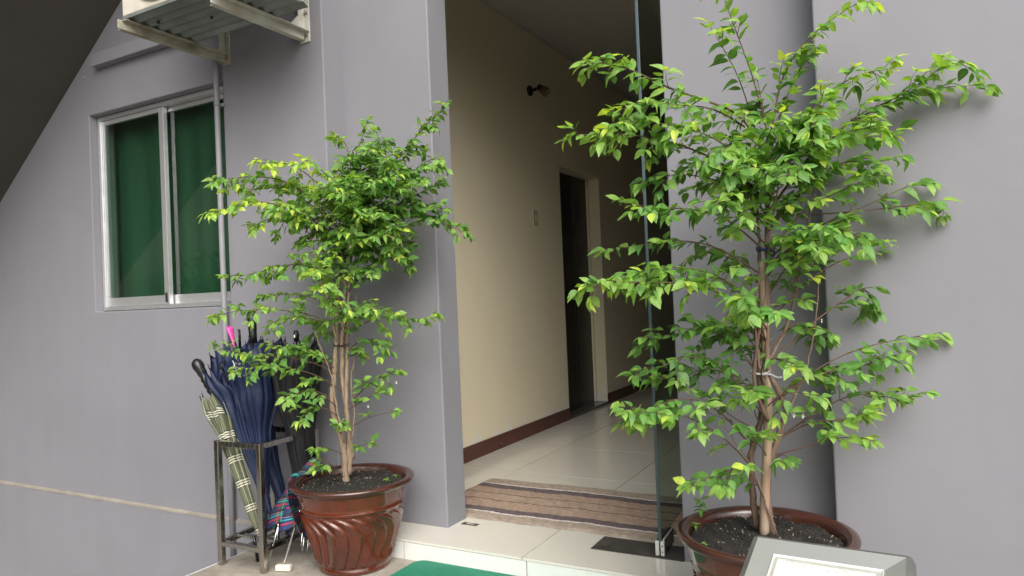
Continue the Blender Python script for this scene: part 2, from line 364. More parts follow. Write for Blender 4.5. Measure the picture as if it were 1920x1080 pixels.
# tiled floor ------------------------------------------------------------
floor = bx((-2.60, 2.545, GZ+.001), (-.45, 12.1, -.010)).build('floor', MT['grout']); tag(floor, kind='structure')
gap = .0026
xs = [-2.5145, -2.108, -1.395, -.682, -.50]
ys = [2.534, 3.062, 3.775]
while ys[-1] < 11.9: ys.append(ys[-1]+.713)
rr = random.Random(3)
tile_cache = {}
for j in range(len(ys)-1):
    for i in range(len(xs)-1):
        x0, x1, y0, y1 = xs[i]+gap, xs[i+1]-gap, ys[j]+gap, ys[j+1]-gap
        if j == 0 and i == 0: x0 = -2.40
        key = (round(x1-x0, 4), round(y1-y0, 4))
        if key not in tile_cache:
            tile_cache[key] = bx((0, 0, -.0098), (key[0], key[1], 0)).mesh('floor_tile', MT['tile'])
        t = bpy.data.objects.new('floor_tile', tile_cache[key]); COL.objects.link(t); t.parent = floor
        t.location = (x0, y0, rr.uniform(-.0006, 0))
# outer strip of step right of the opening (in front of the pier)
bx((-.680, 2.534, -.0098), (XE-.004, 2.735, -.0003)).build('floor_tile', MT['tile'], floor)
step = bx((-2.403, 2.5455, GZ-.03), (XE-.004, 2.7365, -.0115)).build('step_core', MT['concrete_edge'], floor)
xs2 = [-2.403, -1.990, -1.376, -.76, XE-.006]
for a, c in zip(xs2[:-1], xs2[1:]):
    bx((a+gap, 2.5375, GZ-.02), (c-gap, 2.5445, -.0125)).build('riser_tile', MT['riser'], floor)

# ------------------------------------------------------------------ building
bld = empty('building', 'lavender grey rendered house front with open tiled corridor entrance', 'building')

def wall_with_hole(name, ax, pos, thick, a, hole, z0, z1, m, bevel=.006):
    """slab with one rectangular opening; ax='y' (facade) or 'x' (corridor side)"""
    us = [a[0], hole[0], hole[1], a[1]]; zs = [z0, hole[2], hole[3], z1]
    if hole[2] <= z0: zs = [z0, hole[3], z1]
    bm = bmesh.new(); vs = {}
    def V(i, j, k):
        if (i, j, k) not in vs:
            d = pos if k == 0 else pos+thick
            vs[(i, j, k)] = bm.verts.new((us[i], d, zs[j]) if ax == 'y' else (d, us[i], zs[j]))
        return vs[(i, j, k)]
    nz = len(zs)-1; full = set()
    for i in range(3):
        for j in range(nz):
            if i == 1 and ((nz == 3 and j == 1) or (nz == 2 and j == 0)): continue
            full.add((i, j))
    for (i, j) in full:
        bm.faces.new([V(i, j, 0), V(i+1, j, 0), V(i+1, j+1, 0), V(i, j+1, 0)])
        bm.faces.new([V(i, j+1, 1), V(i+1, j+1, 1), V(i+1, j, 1), V(i, j, 1)])
        for (di, dj, q) in ((-1, 0, ((i, j), (i, j+1))), (1, 0, ((i+1, j+1), (i+1, j))), (0, -1, ((i+1, j), (i, j))), (0, 1, ((i, j+1), (i+1, j+1)))):
            if (i+di, j+dj) not in full:
                (p, q_) = q
                bm.faces.new([V(p[0], p[1], 0), V(q_[0], q_[1], 0), V(q_[0], q_[1], 1), V(p[0], p[1], 1)])
    bmesh.ops.recalc_face_normals(bm, faces=bm.faces)
    me = bpy.data.meshes.new(name); bm.to_mesh(me); bm.free(); me.materials.append(m)
    o = bpy.data.objects.new(name, me); COL.objects.link(o); o.parent = bld
    if bevel:
        md = o.modifiers.new('Bevel', 'BEVEL'); md.width = bevel; md.segments = 2; md.limit_method = 'ANGLE'
    return o
WX0, WX1, WZ0, WZ1 = -4.312, -3.118, 1.066, 2.262
wall_with_hole('window_wall', 'y', Y1, .165, (-9, XL), (WX0, WX1, WZ0, WZ1), LOW-.05, TOP, MT['grey_wall'])
bx((-2.62, Y2, -.006), (XP, Y3, CZ)).build('pillar', MT['grey_wall'], bld, bevel=.006)
bx((XR, Y2, -.006), (-.02, Y3, CZ)).build('pillar', MT['grey_wall'], bld, bevel=.006)
bx((-2.62, Y2, CZ+.002), (-.02, Y3, TOP)).build('lintel_wall', MT['grey_wall'], bld, bevel=.004)
bx((XE, Y1, LOW-.05), (9, Y1+.165, TOP)).build('right_wall', MT['grey_wall'], bld, bevel=.006)
bx((XP-.001, Y2+.002, 2.76), (XR+.001, Y3-.001, CZ+.001)).build('lintel_wall', MT['grey_wall'], bld)  # unseen lower part of the lintel, height set to darken the upper corridor
# corridor side wall with recessed door opening
DY0, DY1, DZ = 5.515, 6.40, 2.145
wall_with_hole('corridor_wall', 'x', XC, -.14, (Y3+.002, 12.0), (DY0, DY1, -.01, DZ), -.01, CZ-.002, MT['cream'], bevel=.004)
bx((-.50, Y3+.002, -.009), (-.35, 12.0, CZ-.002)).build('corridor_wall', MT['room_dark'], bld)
bx((-2.66, 11.88, -.009), (-.51, 12.05, CZ-.003)).build('corridor_wall', MT['cream'], bld)
bx((-2.66, Y3+.002, CZ), (-.35, 12.1, CZ+.12)).build('ceiling', MT['ceiling'], bld)
g = G(); n_ = 6
for k in range(n_):   # small cove along ceiling edge
    a0, a1 = math.pi/2*k/n_, math.pi/2*(k+1)/n_
    r_ = .06
    p0 = (XC+r_-r_*math.cos(a0)+.001, CZ-r_+r_*math.sin(a0)-.001); p1 = (XC+r_-r_*math.cos(a1)+.001, CZ-r_+r_*math.sin(a1)-.001)
    g.quad([(p0[0], Y3+.004, p0[1]), (p0[0], 11.87, p0[1]), (p1[0], 11.87, p1[1]), (p1[0], Y3+.004, p1[1])])
g.build('cornice', MT['ceiling'], bld)
for a, c in ((Y3+.003, DY0), (DY1, 11.87)):
    y = a
    while y < c-.02:
        y2 = min(y+.713, c)
        bx((XC-.004, y+.001, -.001), (XC+.009, y2-.001, .098)).build('skirting_tile', MT['skirting'], bld, bevel=.0015, seg=1)
        y = y2
bx((XC-.139, DY0+.001, -.001), (XC+.006, DY1-.001, .022)).build('threshold', MT['granite'], bld, bevel=.002)
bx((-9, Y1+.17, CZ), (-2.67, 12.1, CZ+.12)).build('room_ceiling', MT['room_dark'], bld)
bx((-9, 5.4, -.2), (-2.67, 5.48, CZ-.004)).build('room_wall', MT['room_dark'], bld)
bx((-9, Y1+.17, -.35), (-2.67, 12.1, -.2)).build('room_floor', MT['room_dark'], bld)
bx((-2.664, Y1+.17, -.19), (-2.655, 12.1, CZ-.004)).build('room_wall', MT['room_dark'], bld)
bx((-9.2, Y1, LOW), (-9.01, 12.1, TOP)).build('side_wall', MT['grey_wall'], bld)
bx((9.01, Y1, LOW), (9.2, 12.1, TOP)).build('side_wall', MT['grey_wall'], bld)
bx((-9.2, 12.11, LOW), (9.2, 12.3, TOP)).build('rear_wall', MT['grey_wall'], bld)
bx((-9.2, Y1+.17, TOP), (9.2, 12.3, TOP+.2)).build('roof', MT['ceiling'], bld)
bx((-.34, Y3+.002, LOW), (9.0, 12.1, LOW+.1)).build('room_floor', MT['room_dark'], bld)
# ledges
g = G(); xx = -9.0; rr = random.Random(8)
while xx < -2.77:
    x2 = min(xx+rr.uniform(.25, .5), -2.765)
    g.box((xx, Y1-.018-rr.uniform(0, .002), LOW), (x2, Y1-.001, -.068+rr.uniform(-.003, .003))); xx = x2
g.build('plinth', MT['grey_wall'], bld)
g = G(); xx = -9.0
NS = 160
pts = []
for k in range(NS+1):
    x = -9+(9-2.765)*k/NS
    pts.append((x, Y1-.020-.0015*math.sin(k*.7)-rr.uniform(0, .0015), -.059+rr.uniform(-.002, .0015), -.068+rr.uniform(-.0025, .0015)))
b0 = len(g.v)
for (x, y, zt, zb) in pts: g.v += [(x, y, zb), (x, y, zt), (x, Y1-.0005, zt+.006)]
for k in range(NS):
    for q in range(2): g.face((b0+3*k+q, b0+3*k+3+q, b0+3*k+4+q, b0+3*k+1+q))
g.build('plinth_ledge', MT['ledge'], bld)
bx((-4.19, Y1-.052, 2.527), (-3.10, Y1-.001, 2.602)).build('window_hood', MT['grey_wall'], bld, bevel=.004)

# sliding window --------------------------------------------------------
win = empty('window'); win.parent = bld; win['label'] = 'aluminium sliding window with green curtain behind'
yf = Y1+.048
g = G(); fx0, fx1, fz0, fz1 = WX0+.004, WX1-.004, WZ0+.004, WZ1-.004
g.box((fx0, yf, fz0), (fx0+.024, yf+.085, fz1)); g.box((fx1-.024, yf, fz0), (fx1, yf+.085, fz1))
g.box((fx0+.0245, yf, fz1-.024), (fx1-.0245, yf+.085, fz1)); g.box((fx0+.0245, yf-.012, fz0), (fx1-.0245, yf+.085, fz0+.022))
g.build('frame', MT['alu'], win, bevel=.002)
def sash(x0, x1, y, nm):
    g = G(); z0, z1 = fz0+.024, fz1-.026
    g.box((x0, y, z0), (x0+.024, y+.026, z1)); g.box((x1-.042, y, z0), (x1, y+.026, z1))
    g.box((x0+.0245, y+.001, z1-.026), (x1-.0425, y+.025, z1)); g.box((x0+.0245, y+.001, z0), (x1-.0425, y+.025, z0+.052))
    g.build('sash', MT['alu'], win, bevel=.0015)
    bx((x0+.022, y+.005, z0+.05), (x1-.04, y+.010, z1-.024)).build('pane', MT['win_glass'], win)
xm = -3.695
sash(fx0+.026, xm, yf+.010, 0); sash(xm-.085, fx1-.026, yf+.042, 1)
bx((xm-.028, yf+.004, 1.105), (xm-.014, yf+.0095, 1.16)).build('latch', MT['fitting_dark'], win)
# curtain with folds
g = G(); nx, nz = 150, 10; cx0, cx1 = -4.5, -2.9
for j in range(nz+1):
    for i in range(nx+1):
        u = i/nx; z = .95+1.42*j/nz
        d = .008*math.sin(u*52+.9*math.sin(u*9))+.010*math.sin(u*23+1+j*.05)
        g.v.append((cx0+(cx1-cx0)*u, Y1+.19+d, z))
for j in range(nz):
    for i in range(nx):
        k = j*(nx+1)+i; g.face((k, k+1, k+nx+2, k+nx+1), 0, None, True)
g.build('curtain', MT['curtain'], win)

# corridor panel door ----------------------------------------------------
door = empty('panel_door'); door.parent = bld; door['label'] = 'dark wooden panel door set deep in the cream corridor wall'
dx = XC-.125
bx((dx-.04, DY0+.004, .024), (dx, DY1-.03, DZ-.004)).build('door_leaf', MT['wood_dark'], door, bevel=.002)
rows = [(.14, .62), (.72, 1.20), (1.30, 1.58), (1.68, 2.04)]
for (z0, z1) in rows:
    for (y0, y1) in ((DY0+.09, DY0+.40), (DY0+.49, DY1-.12)):
        g = G(); g.box((dx+.0005, y0, z0), (dx+.006, y1, z1)); g.box((dx+.0065, y0+.035, z0+.035), (dx+.016, y1-.035, z1-.035))
        g.build('door_panel', MT['wood_dark'], door, bevel=.005)
g = G(); g.box((dx-.04, DY1-.029, .024), (dx+.02, DY1-.001, DZ-.004)); g.build('door_frame', MT['cream'], door)
g = G(); g.tube([(dx+.001, DY0+.055, 1.0), (dx+.05, DY0+.055, 1.0)], .011, 10); g.tube([(dx+.045, DY0+.05, 1.0), (dx+.045, DY0+.16, 1.0)], .008, 10)
g.build('handle', MT['steel'], door)

# staircase over the left wall --------------------------------------------
st = empty('staircase', 'dark underside of an outdoor stair flight crossing the upper left corner', 'staircase')
sl_ = (2.877-1.837)/(5.356-3.967); x0, x1 = -9.0, -.2
def zs_(x): return 1.837+(x+5.356)*sl_
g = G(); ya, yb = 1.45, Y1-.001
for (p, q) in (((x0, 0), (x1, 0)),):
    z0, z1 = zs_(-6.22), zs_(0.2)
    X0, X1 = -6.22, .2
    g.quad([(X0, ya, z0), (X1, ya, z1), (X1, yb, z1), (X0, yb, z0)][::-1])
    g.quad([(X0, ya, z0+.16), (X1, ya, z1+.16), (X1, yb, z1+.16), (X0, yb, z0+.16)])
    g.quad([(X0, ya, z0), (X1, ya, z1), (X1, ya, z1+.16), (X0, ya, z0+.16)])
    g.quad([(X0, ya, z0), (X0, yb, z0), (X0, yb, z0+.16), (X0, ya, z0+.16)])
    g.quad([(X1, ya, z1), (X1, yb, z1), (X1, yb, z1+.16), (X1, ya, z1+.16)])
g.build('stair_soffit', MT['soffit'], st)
X0 = -6.2; k = 0
step_me = bx((0, 0, -.09), (.235, yb-ya-.02, .07)).mesh('stair_step', MT['concrete_edge'])
while X0+.235 < 0:
    o = bpy.data.objects.new('stair_step', step_me); COL.objects.link(o); o.parent = st; o.location = (X0, ya+.01, zs_(X0)+.165+.09+.18); X0 += .235

bx((-6.22, 1.46, LOW), (-6.10, Y1-.003, 1.15)).build('stair_shade_wall', MT['soffit'], st)  # unseen wall added under the stairs to darken the left facade
# conduit --------------------------------------------------------------
cp = empty('conduit_pipe', 'thin grey painted conduit running down the wall beside the window', 'pipe')
cx = -3.130
g = G(); g.tube([(cx, Y1-.030, 2.36), (cx, Y1-.030, 2.2), (cx, Y1-.030, 1.2), (cx, Y1-.030, .3), (cx, Y1-.030, -.24)], .0145, 12)
g.build('pipe', MT['pipe'], cp)
for z in (2.12, .62):
    g = G(); g.box((cx-.03, Y1-.016, z), (cx+.03, Y1-.002, z+.016)); g.tube([(cx, Y1-.030, z), (cx, Y1-.030, z+.016)], .017, 12)
    g.build('clip', MT['pipe'], cp)

# air conditioner --------------------------------------------------------
ac = empty('air_conditioner', 'white outdoor air conditioning unit with round fan grille seen from below', 'air conditioner')
ax0, ax1, ay0, ay1, az0, az1 = -3.085, -2.30, 2.03, 2.37, 2.405, 2.96
bx((ax0, ay0+.012, az0+.002), (ax1, ay1, az1)).build('casing', MT['ac_white'], ac, bevel=.012, seg=3)
# front plate with a hole look: rings of the grille and a black disc for the shade inside the opening
gc = Vector((-2.895, ay0, 2.66)); gx = ax0+.262
g = G(); g.box((ax0+.002, ay0-.002, az0+.004), (ax1-.002, ay0+.011, az1-.004)); g.build('front_plate', MT['ac_white'], ac, bevel=.004)
g = G()
g.lathe([(.238, -.004), (.238, .010), (.226, .014), (.222, .004)], 48, (gx, ay0, 2.665), mat=Matrix.Rotation(math.pi/2, 3, 'X').to_4x4()); g.build('grille_ring', MT['ac_white'], ac)
g = G(); g.lathe([(.0, .003), (.223, .003)], 48, (gx, ay0, 2.665), mat=Matrix.Rotation(math.pi/2, 3, 'X').to_4x4()); g.build('fan_shade_disc', MT['rubber_black'], ac)
g = G()
for r_ in [.03+.018*k for k in range(11)]:
    P = [(gx+r_*math.cos(2*math.pi*k/40), ay0-.009, 2.665+r_*math.sin(2*math.pi*k/40)) for k in range(41)]
    g.tube(P, .0022, 5)
for k in range(12):
    a = 2*math.pi*k/12; g.tube([(gx+.02*math.cos(a), ay0-.007, 2.665+.02*math.sin(a)), (gx+.225*math.cos(a), ay0-.007, 2.665+.225*math.sin(a))], .0025, 5)
g.build('fan_grille', MT['ac_white'], ac)
# ribbed pan under the unit
g = G(); n1 = 72
for i in range(n1+1):
    y = ay0+.004+(ay1-ay0+.02)*i/n1; zz = az0-.010+.0065*math.sin(i/n1*2*math.pi*6)
    g.v += [(ax0+.004, y, zz), (ax1+.02, y, zz-.002)]
for i in range(n1): g.face((2*i, 2*i+1, 2*i+3, 2*i+2), 0, None, True)
g.build('base_pan', MT['corrugated'], ac)
g = G(); g.box((ax0+.0, ay0-.004, az0-.012), (ax1+.02, ay0+.003, az0+.003)); g.build('pan_lip', MT['corrugated'], ac)
for (x, y) in ((-2.96, 2.12), (-2.72, 2.22), (-2.52, 2.28), (-2.44, 2.14)):
    G().lathe([(.0, -.006), (.007, -.006), (.007, .004)], 10, (x, y, az0-.02)).build('bolt', MT['rubber_black'], ac)

def bracket(x, matl, label, gus, tip):
    b_ = empty('wall_bracket', label, 'bracket', 'steel brackets under the air conditioner')
    y0, y1, z0 = tip, Y1-.001, 2.347
    g = G(); g.box((x-.002, y0, z0), (x+.003, y1-.007, z0+.042)); g.box((x+.0035, y0+.02, z0+.036), (x+.036, y1-.007, z0+.041)); g.box((x-.030, y0+.02, z0), (x-.0025, y1-.007, z0+.005))
    g.build('arm', matl, b_, bevel=.0015)
    g = G(); g.box((x-.028, y1-.006, z0-.012), (x+.034, y1, 2.83)); g.box((x-.002, y1-.045, z0+.045), (x+.003, y1-.0065, 2.83)); g.build('wall_plate', matl, b_, bevel=.0015)
    if gus:
        g = G(); b0 = len(g.v)
        for xx in (x-.0035, x+.0045): g.v += [(xx, y1-.0065, z0+.040), (xx, y1-.11, z0+.040), (xx, y1-.0065, z0+.15)]
        g.face((0, 1, 2)); g.face((5, 4, 3)); g.face((0, 3, 4, 1)); g.face((1, 4, 5, 2)); g.face((2, 5, 3, 0)); g.build('gusset', matl, b_)
    for zz in (z0+.02, z0+.13):
        G().tube([(x+.018, y1-.006, zz), (x+.018, y1-.016, zz)], .008, 6).build('bolt', MT['steel'], b_)
bracket(-3.079, MT['bracket'], 'grimy beige bracket under the near left corner of the air conditioner, above the conduit', False, 2.0)
bracket(-2.515, MT['bracket_white'], 'whiter bracket with gusset plate at the right of the air conditioner', True, 2.05)

# glass door ----------------------------------------------------------------
gd = empty('glass_door', 'frameless glass door swung open into the corridor beside the right pillar', 'glass door')
R = Matrix.Translation((-.888, 2.752, 0)) @ Matrix.Rotation(math.radians(3.5), 4, 'Z')
def rb(lo, hi): return G().box(lo, hi, 0, R)
rb((-.0045, .002, .068), (.0045, .90, 2.70)).build('pane', MT['door_glass'], gd)
rb((-.006, -.0016, .030), (.006, .0014, 2.70)).build('glass_edge', MT['glass_edge'], gd, bevel=.001)
pf = rb((-.016, .006, .006), (.016, .17, .066)).build('patch_fitting', MT['fitting_dark'], gd, bevel=.002)
rb((-.018, -.010, .006), (-.003, .005, .064)).build('clamp_plate', MT['steel_cast'], pf, bevel=.002)
rb((.003, -.010, .006), (.018, .005, .064)).build('clamp_plate', MT['steel_cast'], pf, bevel=.002)
rb((.010, .004, .0662), (.017, .17, .0685)).build('fitting_rim', MT['steel_cast'], pf)
g = G(); g.tube([R @ Vector((.0105, -.0102, .045)), R @ Vector((.0105, -.0115, .045))], .003, 8); g.tube([R @ Vector((.0105, -.0102, .022)), R @ Vector((.0105, -.0115, .022))], .003, 8)
g.build('screw', MT['fitting_dark'], pf)
rb((-.016, .0, 2.702), (.016, .17, 2.756)).build('patch_fitting', MT['fitting_dark'], gd)
fp = bx((-1.178, 2.731, -.0002), (-.7905, 2.89, .0030)).build('floor_spring_cover', MT['floor_plate'], bevel=.001)
tag(fp, 'dark worn metal floor plate under the hinge of the glass door', 'floor plate')
ks = empty('floor_strike_plate', 'small dark metal strike plate set in the tiles by the left pillar', 'strike plate')
g = G(); g.box((-1.862, 2.806, -.0002), (-1.778, 2.836, .0022)); g.build('plate', MT['floor_plate'], ks, bevel=.0008)
g = G(); g.box((-1.838, 2.814, .0024), (-1.800, 2.828, .0030)); g.build('keeper', MT['steel_cast'], ks)

# rug -----------------------------------------------------------------------
g = G(); nx, ny = 90, 44; rr = random.Random(5)
W_, D_ = 1.62, .68
def rug_z(x, y): return .007+.0018*math.sin(x*9+y*4)+.0014*math.sin(x*23+1)*math.sin(y*17)+.0008*math.sin(x*61)
for j in range(ny+1):
    for i in range(nx+1):
        u, v = i/nx, j/ny; x = W_*u; y = D_*v-.02*u*v
        if j in (0, ny): y += .004*math.sin(x*31)+.002*math.sin(x*90)
        if i in (0, nx): x += .006*math.sin(y*40)
        g.v.append((x, y, rug_z(x, y) if 0 < i < nx and 0 < j < ny else .001))
for j in range(ny):
    for i in range(nx):
        k = j*(nx+1)+i; u0, u1, v0, v1 = i/nx, (i+1)/nx, j/ny, (j+1)/ny
        g.face((k, k+1, k+nx+2, k+nx+1), 0, ((u0, v0), (u1, v0), (u1, v1), (u0, v1)), True)
rug = g.build('doormat_rug', MT['rug']); rug.location = (-2.155, 2.908, 0); tag(rug, 'brown striped woven rug lying on the tiles in the doorway', 'rug')

# green rubber mat ------------------------------------------------------------
def rounded(x0, y0, x1, y1, r, n=6):
    P = []
    for (cx_, cy_, a0) in ((x1-r, y0+r, -90), (x1-r, y1-r, 0), (x0+r, y1-r, 90), (x0+r, y0+r, 180)):
        for k in range(n+1):
            a = math.radians(a0+90*k/n); P.append((cx_+r*math.cos(a), cy_+r*math.sin(a)))
    return P
def prism(P, z0, z1, g=None):
    g = g or G(); b = len(g.v); n = len(P)
    g.v += [(p[0], p[1], z0) for p in P]+[(p[0], p[1], z1) for p in P]
    g.face([b+n+k for k in range(n)]); g.face([b+k for k in range(n)][::-1])
    for k in range(n): g.face((b+k, b+(k+1) % n, b+n+(k+1) % n, b+n+k))
    return g
gm = prism(rounded(-1.905, 1.75, -.98, 2.530, .05), GZ+.001, GZ+.012).build('rubber_mat', MT['green_mat'], bevel=.003)
tag(gm, 'green rubber mat on the concrete in front of the step', 'mat')

# wall lamp and switch ----------------------------------------------------------
lp = empty('wall_lamp', 'small unlit wall spotlight with dark round base and glass shade on the cream wall', 'lamp')
lz, ly = 2.665, 5.01
RY = Matrix.Rotation(math.pi/2, 3, 'Y').to_4x4()
G().lathe([(0, 0), (.042, 0), (.042, .010), (.03, .020), (0, .022)], 24, (XC+.0015, ly, lz), mat=RY).build('base', MT['lamp_metal'], lp)
G().tube([(XC+.02, ly, lz), (XC+.06, ly+.0, lz+.002), (XC+.085, ly+.0, lz+.01)], .012, 10).build('arm', MT['lamp_metal'], lp)
d = Vector((.75, .1, -.62)).normalized(); q = d.to_track_quat('Z', 'Y').to_matrix().to_4x4()
G().lathe([(.0, -.012), (.024, -.010), (.024, .02), (.018, .024)], 16, (XC+.09, ly, lz+.012), mat=q).build('lamp_socket', MT['lamp_metal'], lp)
G().lathe([(.022, .0), (.028, .02), (.034, .045), (.037, .07), (.039, .085), (.037, .085), (.032, .045), (.025, .02)], 24, (XC+.09, ly, lz+.012), mat=q).build('lamp_shade', MT['lamp_glass'], lp)
sw = empty('light_switch', 'beige light switch plate on the cream corridor wall left of the door', 'light switch')
bx((XC+.001, 4.978, 1.602), (XC+.010, 5.052, 1.722)).build('plate', MT['beige_plastic'], sw, bevel=.003)
bx((XC+.0105, 5.002, 1.640), (XC+.0145, 5.030, 1.690)).build('rocker', MT['white_plastic'], sw, bevel=.001)

# ------------------------------------------------------------------ umbrella rack
rk = empty('umbrella_rack', 'square tube steel umbrella rack standing beside the potted tree', 'umbrella rack')
ra = [Vector((-2.712, 2.162)), Vector((-2.452, 2.165)), Vector((-2.470, 2.512)), Vector((-2.745, 2.505))]
def beam(a, c, w_, h_, m, nm, zz=None, bevel=.002):
    a, c = Vector(a), Vector(c); d = (c-a); L_ = d.length; d.normalize()
    up = Vector((0, 0, 1)) if abs(d.z) < .9 else Vector((0, 1, 0))
    s_ = d.cross(up).normalized(); u_ = s_.cross(d)
    Mx = Matrix((( d.x, s_.x, u_.x, a.x), (d.y, s_.y, u_.y, a.y), (d.z, s_.z, u_.z, a.z), (0, 0, 0, 1)))
    return G().box((0, -w_/2, -h_/2), (L_, w_/2, h_/2), 0, Mx)
zt = .468
for p in ra:
    beam((p.x, p.y, GZ+.001), (p.x, p.y, zt), .026, .026, 0, '').build('post', MT['steel'], rk, bevel=.003)
for i in range(4):
    a, c = ra[i], ra[(i+1) % 4]; dd = (c-a).normalized()*.0135
    beam((a.x+dd.x, a.y+dd.y, zt-.013), (c.x-dd.x, c.y-dd.y, zt-.013), .024, .024, 0, '').build('top_rail', MT['steel'], rk, bevel=.002)
    beam((a.x+dd.x, a.y+dd.y, .012), (c.x-dd.x, c.y-dd.y, .012), .022, .022, 0, '').build('lower_rail', MT['steel'], rk, bevel=.002)
# lower shelf bars that leave rectangular openings
for t_ in (.33, .66):
    a = ra[0].lerp(ra[3], t_); c = ra[1].lerp(ra[2], t_)
    beam((a.x+.012, a.y, .012), (c.x-.012, c.y, .012), .03, .010, 0, '').build('shelf_bar', MT['steel'], rk, bevel=.001)
a = ra[0].lerp(ra[1], .5); c = ra[3].lerp(ra[2], .5)
beam((a.x, a.y+.012, .0055), (c.x, c.y-.012, .0055), .03, .002, 0, '').build('shelf_bar', MT['steel'], rk)

# umbrellas ------------------------------------------------------------------------
def umbrella(name, label, base, top, Rmax, prof, cloth, handle, hlen, gores=8, seed=0, hook=False, rimdrop=.05, flat=1.0, twist=.5, hcol='rubber_black', shaft=.0045, uvscale=1, knob=True, rimn=.35):
    """furled umbrella standing tip down; base = ferrule tip, top = start of the handle; prof = [(t, radius factor)]"""
    rr = random.Random(seed)
    u = empty(name, label, 'umbrella', 'umbrellas kept in and beside the steel rack')
    base, top = Vector(base), Vector(top); ax_ = (top-base); Lg = ax_.length; d = ax_.normalized()
    q = d.to_track_quat('Z', 'Y').to_matrix()
    X_, Yv_ = q @ Vector((1, 0, 0)), q @ Vector((0, 1, 0))
    n = gores*10; rows = 34; g = G()
    phs = [rr.uniform(-.25, .25) for _ in range(gores)]; amp = [rr.uniform(.75, 1.25) for _ in range(gores)]
    def R_(t):
        for (a, b_), (c, d_) in zip(prof[:-1], prof[1:]):
            if t <= c: 
                s_ = (t-a)/(c-a); s_ = s_*s_*(3-2*s_); return b_+(d_-b_)*s_
        return prof[-1][1]
    for j in range(rows+1):
        t = prof[0][0]+(prof[-1][0]-prof[0][0])*j/rows
        for k in range(n):
            a = 2*math.pi*k/n; gi = int(k/10) % gores; fr = (k % 10)/10
            ridge = abs(math.sin(math.pi*fr))           # 0 at rib, 1 mid-gore
            s_ = (t-prof[0][0])/(prof[-1][0]-prof[0][0])
            fold = (1-rimn*amp[gi]*ridge*(s_**.8)) * (1+.10*math.sin(3*a+phs[gi]*4))
            fold += .22*s_*math.sin(math.pi*fr*2+phs[gi]*8)*ridge
            r_ = Rmax*R_(t)*fold*Lg/1.0
            aa = a+twist*(1-s_)+phs[gi]*.6*ridge*s_+.35*ridge*s_*math.sin(t*9+gi)
            tt = t*Lg - rimdrop*(s_**6)*ridge*amp[gi]
            g.v.append(tuple(base+d*tt+(X_*math.cos(aa)+Yv_*math.sin(aa)*flat)*r_))
    for j in range(rows):
        for k in range(n):
            k2 = (k+1) % n; u0, u1 = k/n*gores/8, (k+1)/n*gores/8; v0, v1 = j/rows, (j+1)/rows
            g.face((j*n+k, j*n+k2, (j+1)*n+k2, (j+1)*n+k), 0, ((u0, v0), (u1, v0), (u1, v1), (u0, v1)), True)
    cn = g.build('canopy', cloth, u)
    sd_ = cn.modifiers.new('Solidify', 'SOLIDIFY'); sd_.thickness = .0012
    G().tube([base, base+d*(Lg+.01)], shaft, 8).build('shaft', MT['silver'] if hcol == 'silver' else MT['rubber_black'], u)
    G().tube([base-d*.0, base+d*.05*Lg/.9], [.004, .0065], 8).build('ferrule', MT['rubber_black'], u)
    # rib tips
    g = G(); s_end = prof[-1][0]
    for k in range(gores):
        vi = rows*n+k*10; p = Vector(g0v[vi]) if False else Vector(cn.data.vertices[vi].co)
        g.tube([p-d*.01, p+d*.012], .0025, 6)
    g.build('rib_tips', MT['silver'] if hcol == 'silver' else MT['rubber_black'], u)['kind'] = 'stuff'
    return u, d, top
# tall navy umbrella, black hooked-top handle
N0 = Vector(on(497, 1020, 1, 2.30)); N1 = Vector(on(475, 640, 1, 2.36))
u, d, top = umbrella('umbrella', 'large navy blue folded umbrella with upright black handle in the rack', (-2.60, 2.315, GZ+.06), N1, .158,
    [(.08, .07), (.3, .22), (.52, .36), (.75, .78), (.93, 1.08), (1.0, .95)], MT['navy'], None, .1, seed=4, rimdrop=.07, twist=.7)
G().tube([top-d*.01, top+d*.03, top+d*.09, top+d*.125, top+d*.145], [.019, .018, .021, .025, .015], 14).build('handle', MT['rubber_black'], u)
# small white print on the navy cloth, half hidden by the leaves: short curved strokes lying on the fabric
from mathutils.bvhtree import BVHTree
cn_ = [c for c in u.children if c.name.startswith('canopy')][0]
bv = BVHTree.FromPolygons([v.co[:] for v in cn_.data.vertices], [p.vertices[:] for p in cn_.data.polygons])
g = G()
for st0 in ([(436,676),(440,684),(438,692)], [(441,680),(447,683),(452,681)], [(440,690),(446,696),(453,700)], [(444,703),(450,697),(456,690)], [(437,686),(444,689),(449,688)], [(446,706),(452,707),(458,704)]):
    P = []
    for (x, y) in st0:
        h = bv.ray_cast(CP, ray(x, y).normalized())
        if h[0] is not None: P.append(h[0]-ray(x, y).normalized()*.0022)
    if len(P) > 1: g.tube(P, .0022, 5, flat=.3)
if g.v: g.build('printed_emblem', MT['petal'], u)
# navy umbrella behind, pink handle, leaning left
P1 = Vector(on(441, 650, 1, 2.45)); 
u, d, top = umbrella('umbrella', 'dark blue folded umbrella with bright pink handle behind the larger navy one', (-2.555, 2.44, GZ+.04), P1, .125,
    [(.08, .06), (.3, .25), (.55, .45), (.75, .8), (.9, 1.15), (1.0, 1.0)], MT['navy'], None, .1, seed=9, rimdrop=.09, twist=.3)
G().tube([top-d*.01, top+d*.02, top+d*.06, top+d*.09, top+d*.105], [.012, .011, .014, .021, .019], 12, flat=.6).build('handle', MT['pink'], u)
G().tube([top+Vector((.022, .01, -.01)), top+Vector((.022, .01, .05)), top+Vector((.019, .01, .085))], .008, 8, flat=.6).build('wrist_strap', MT['rubber_black'], u)
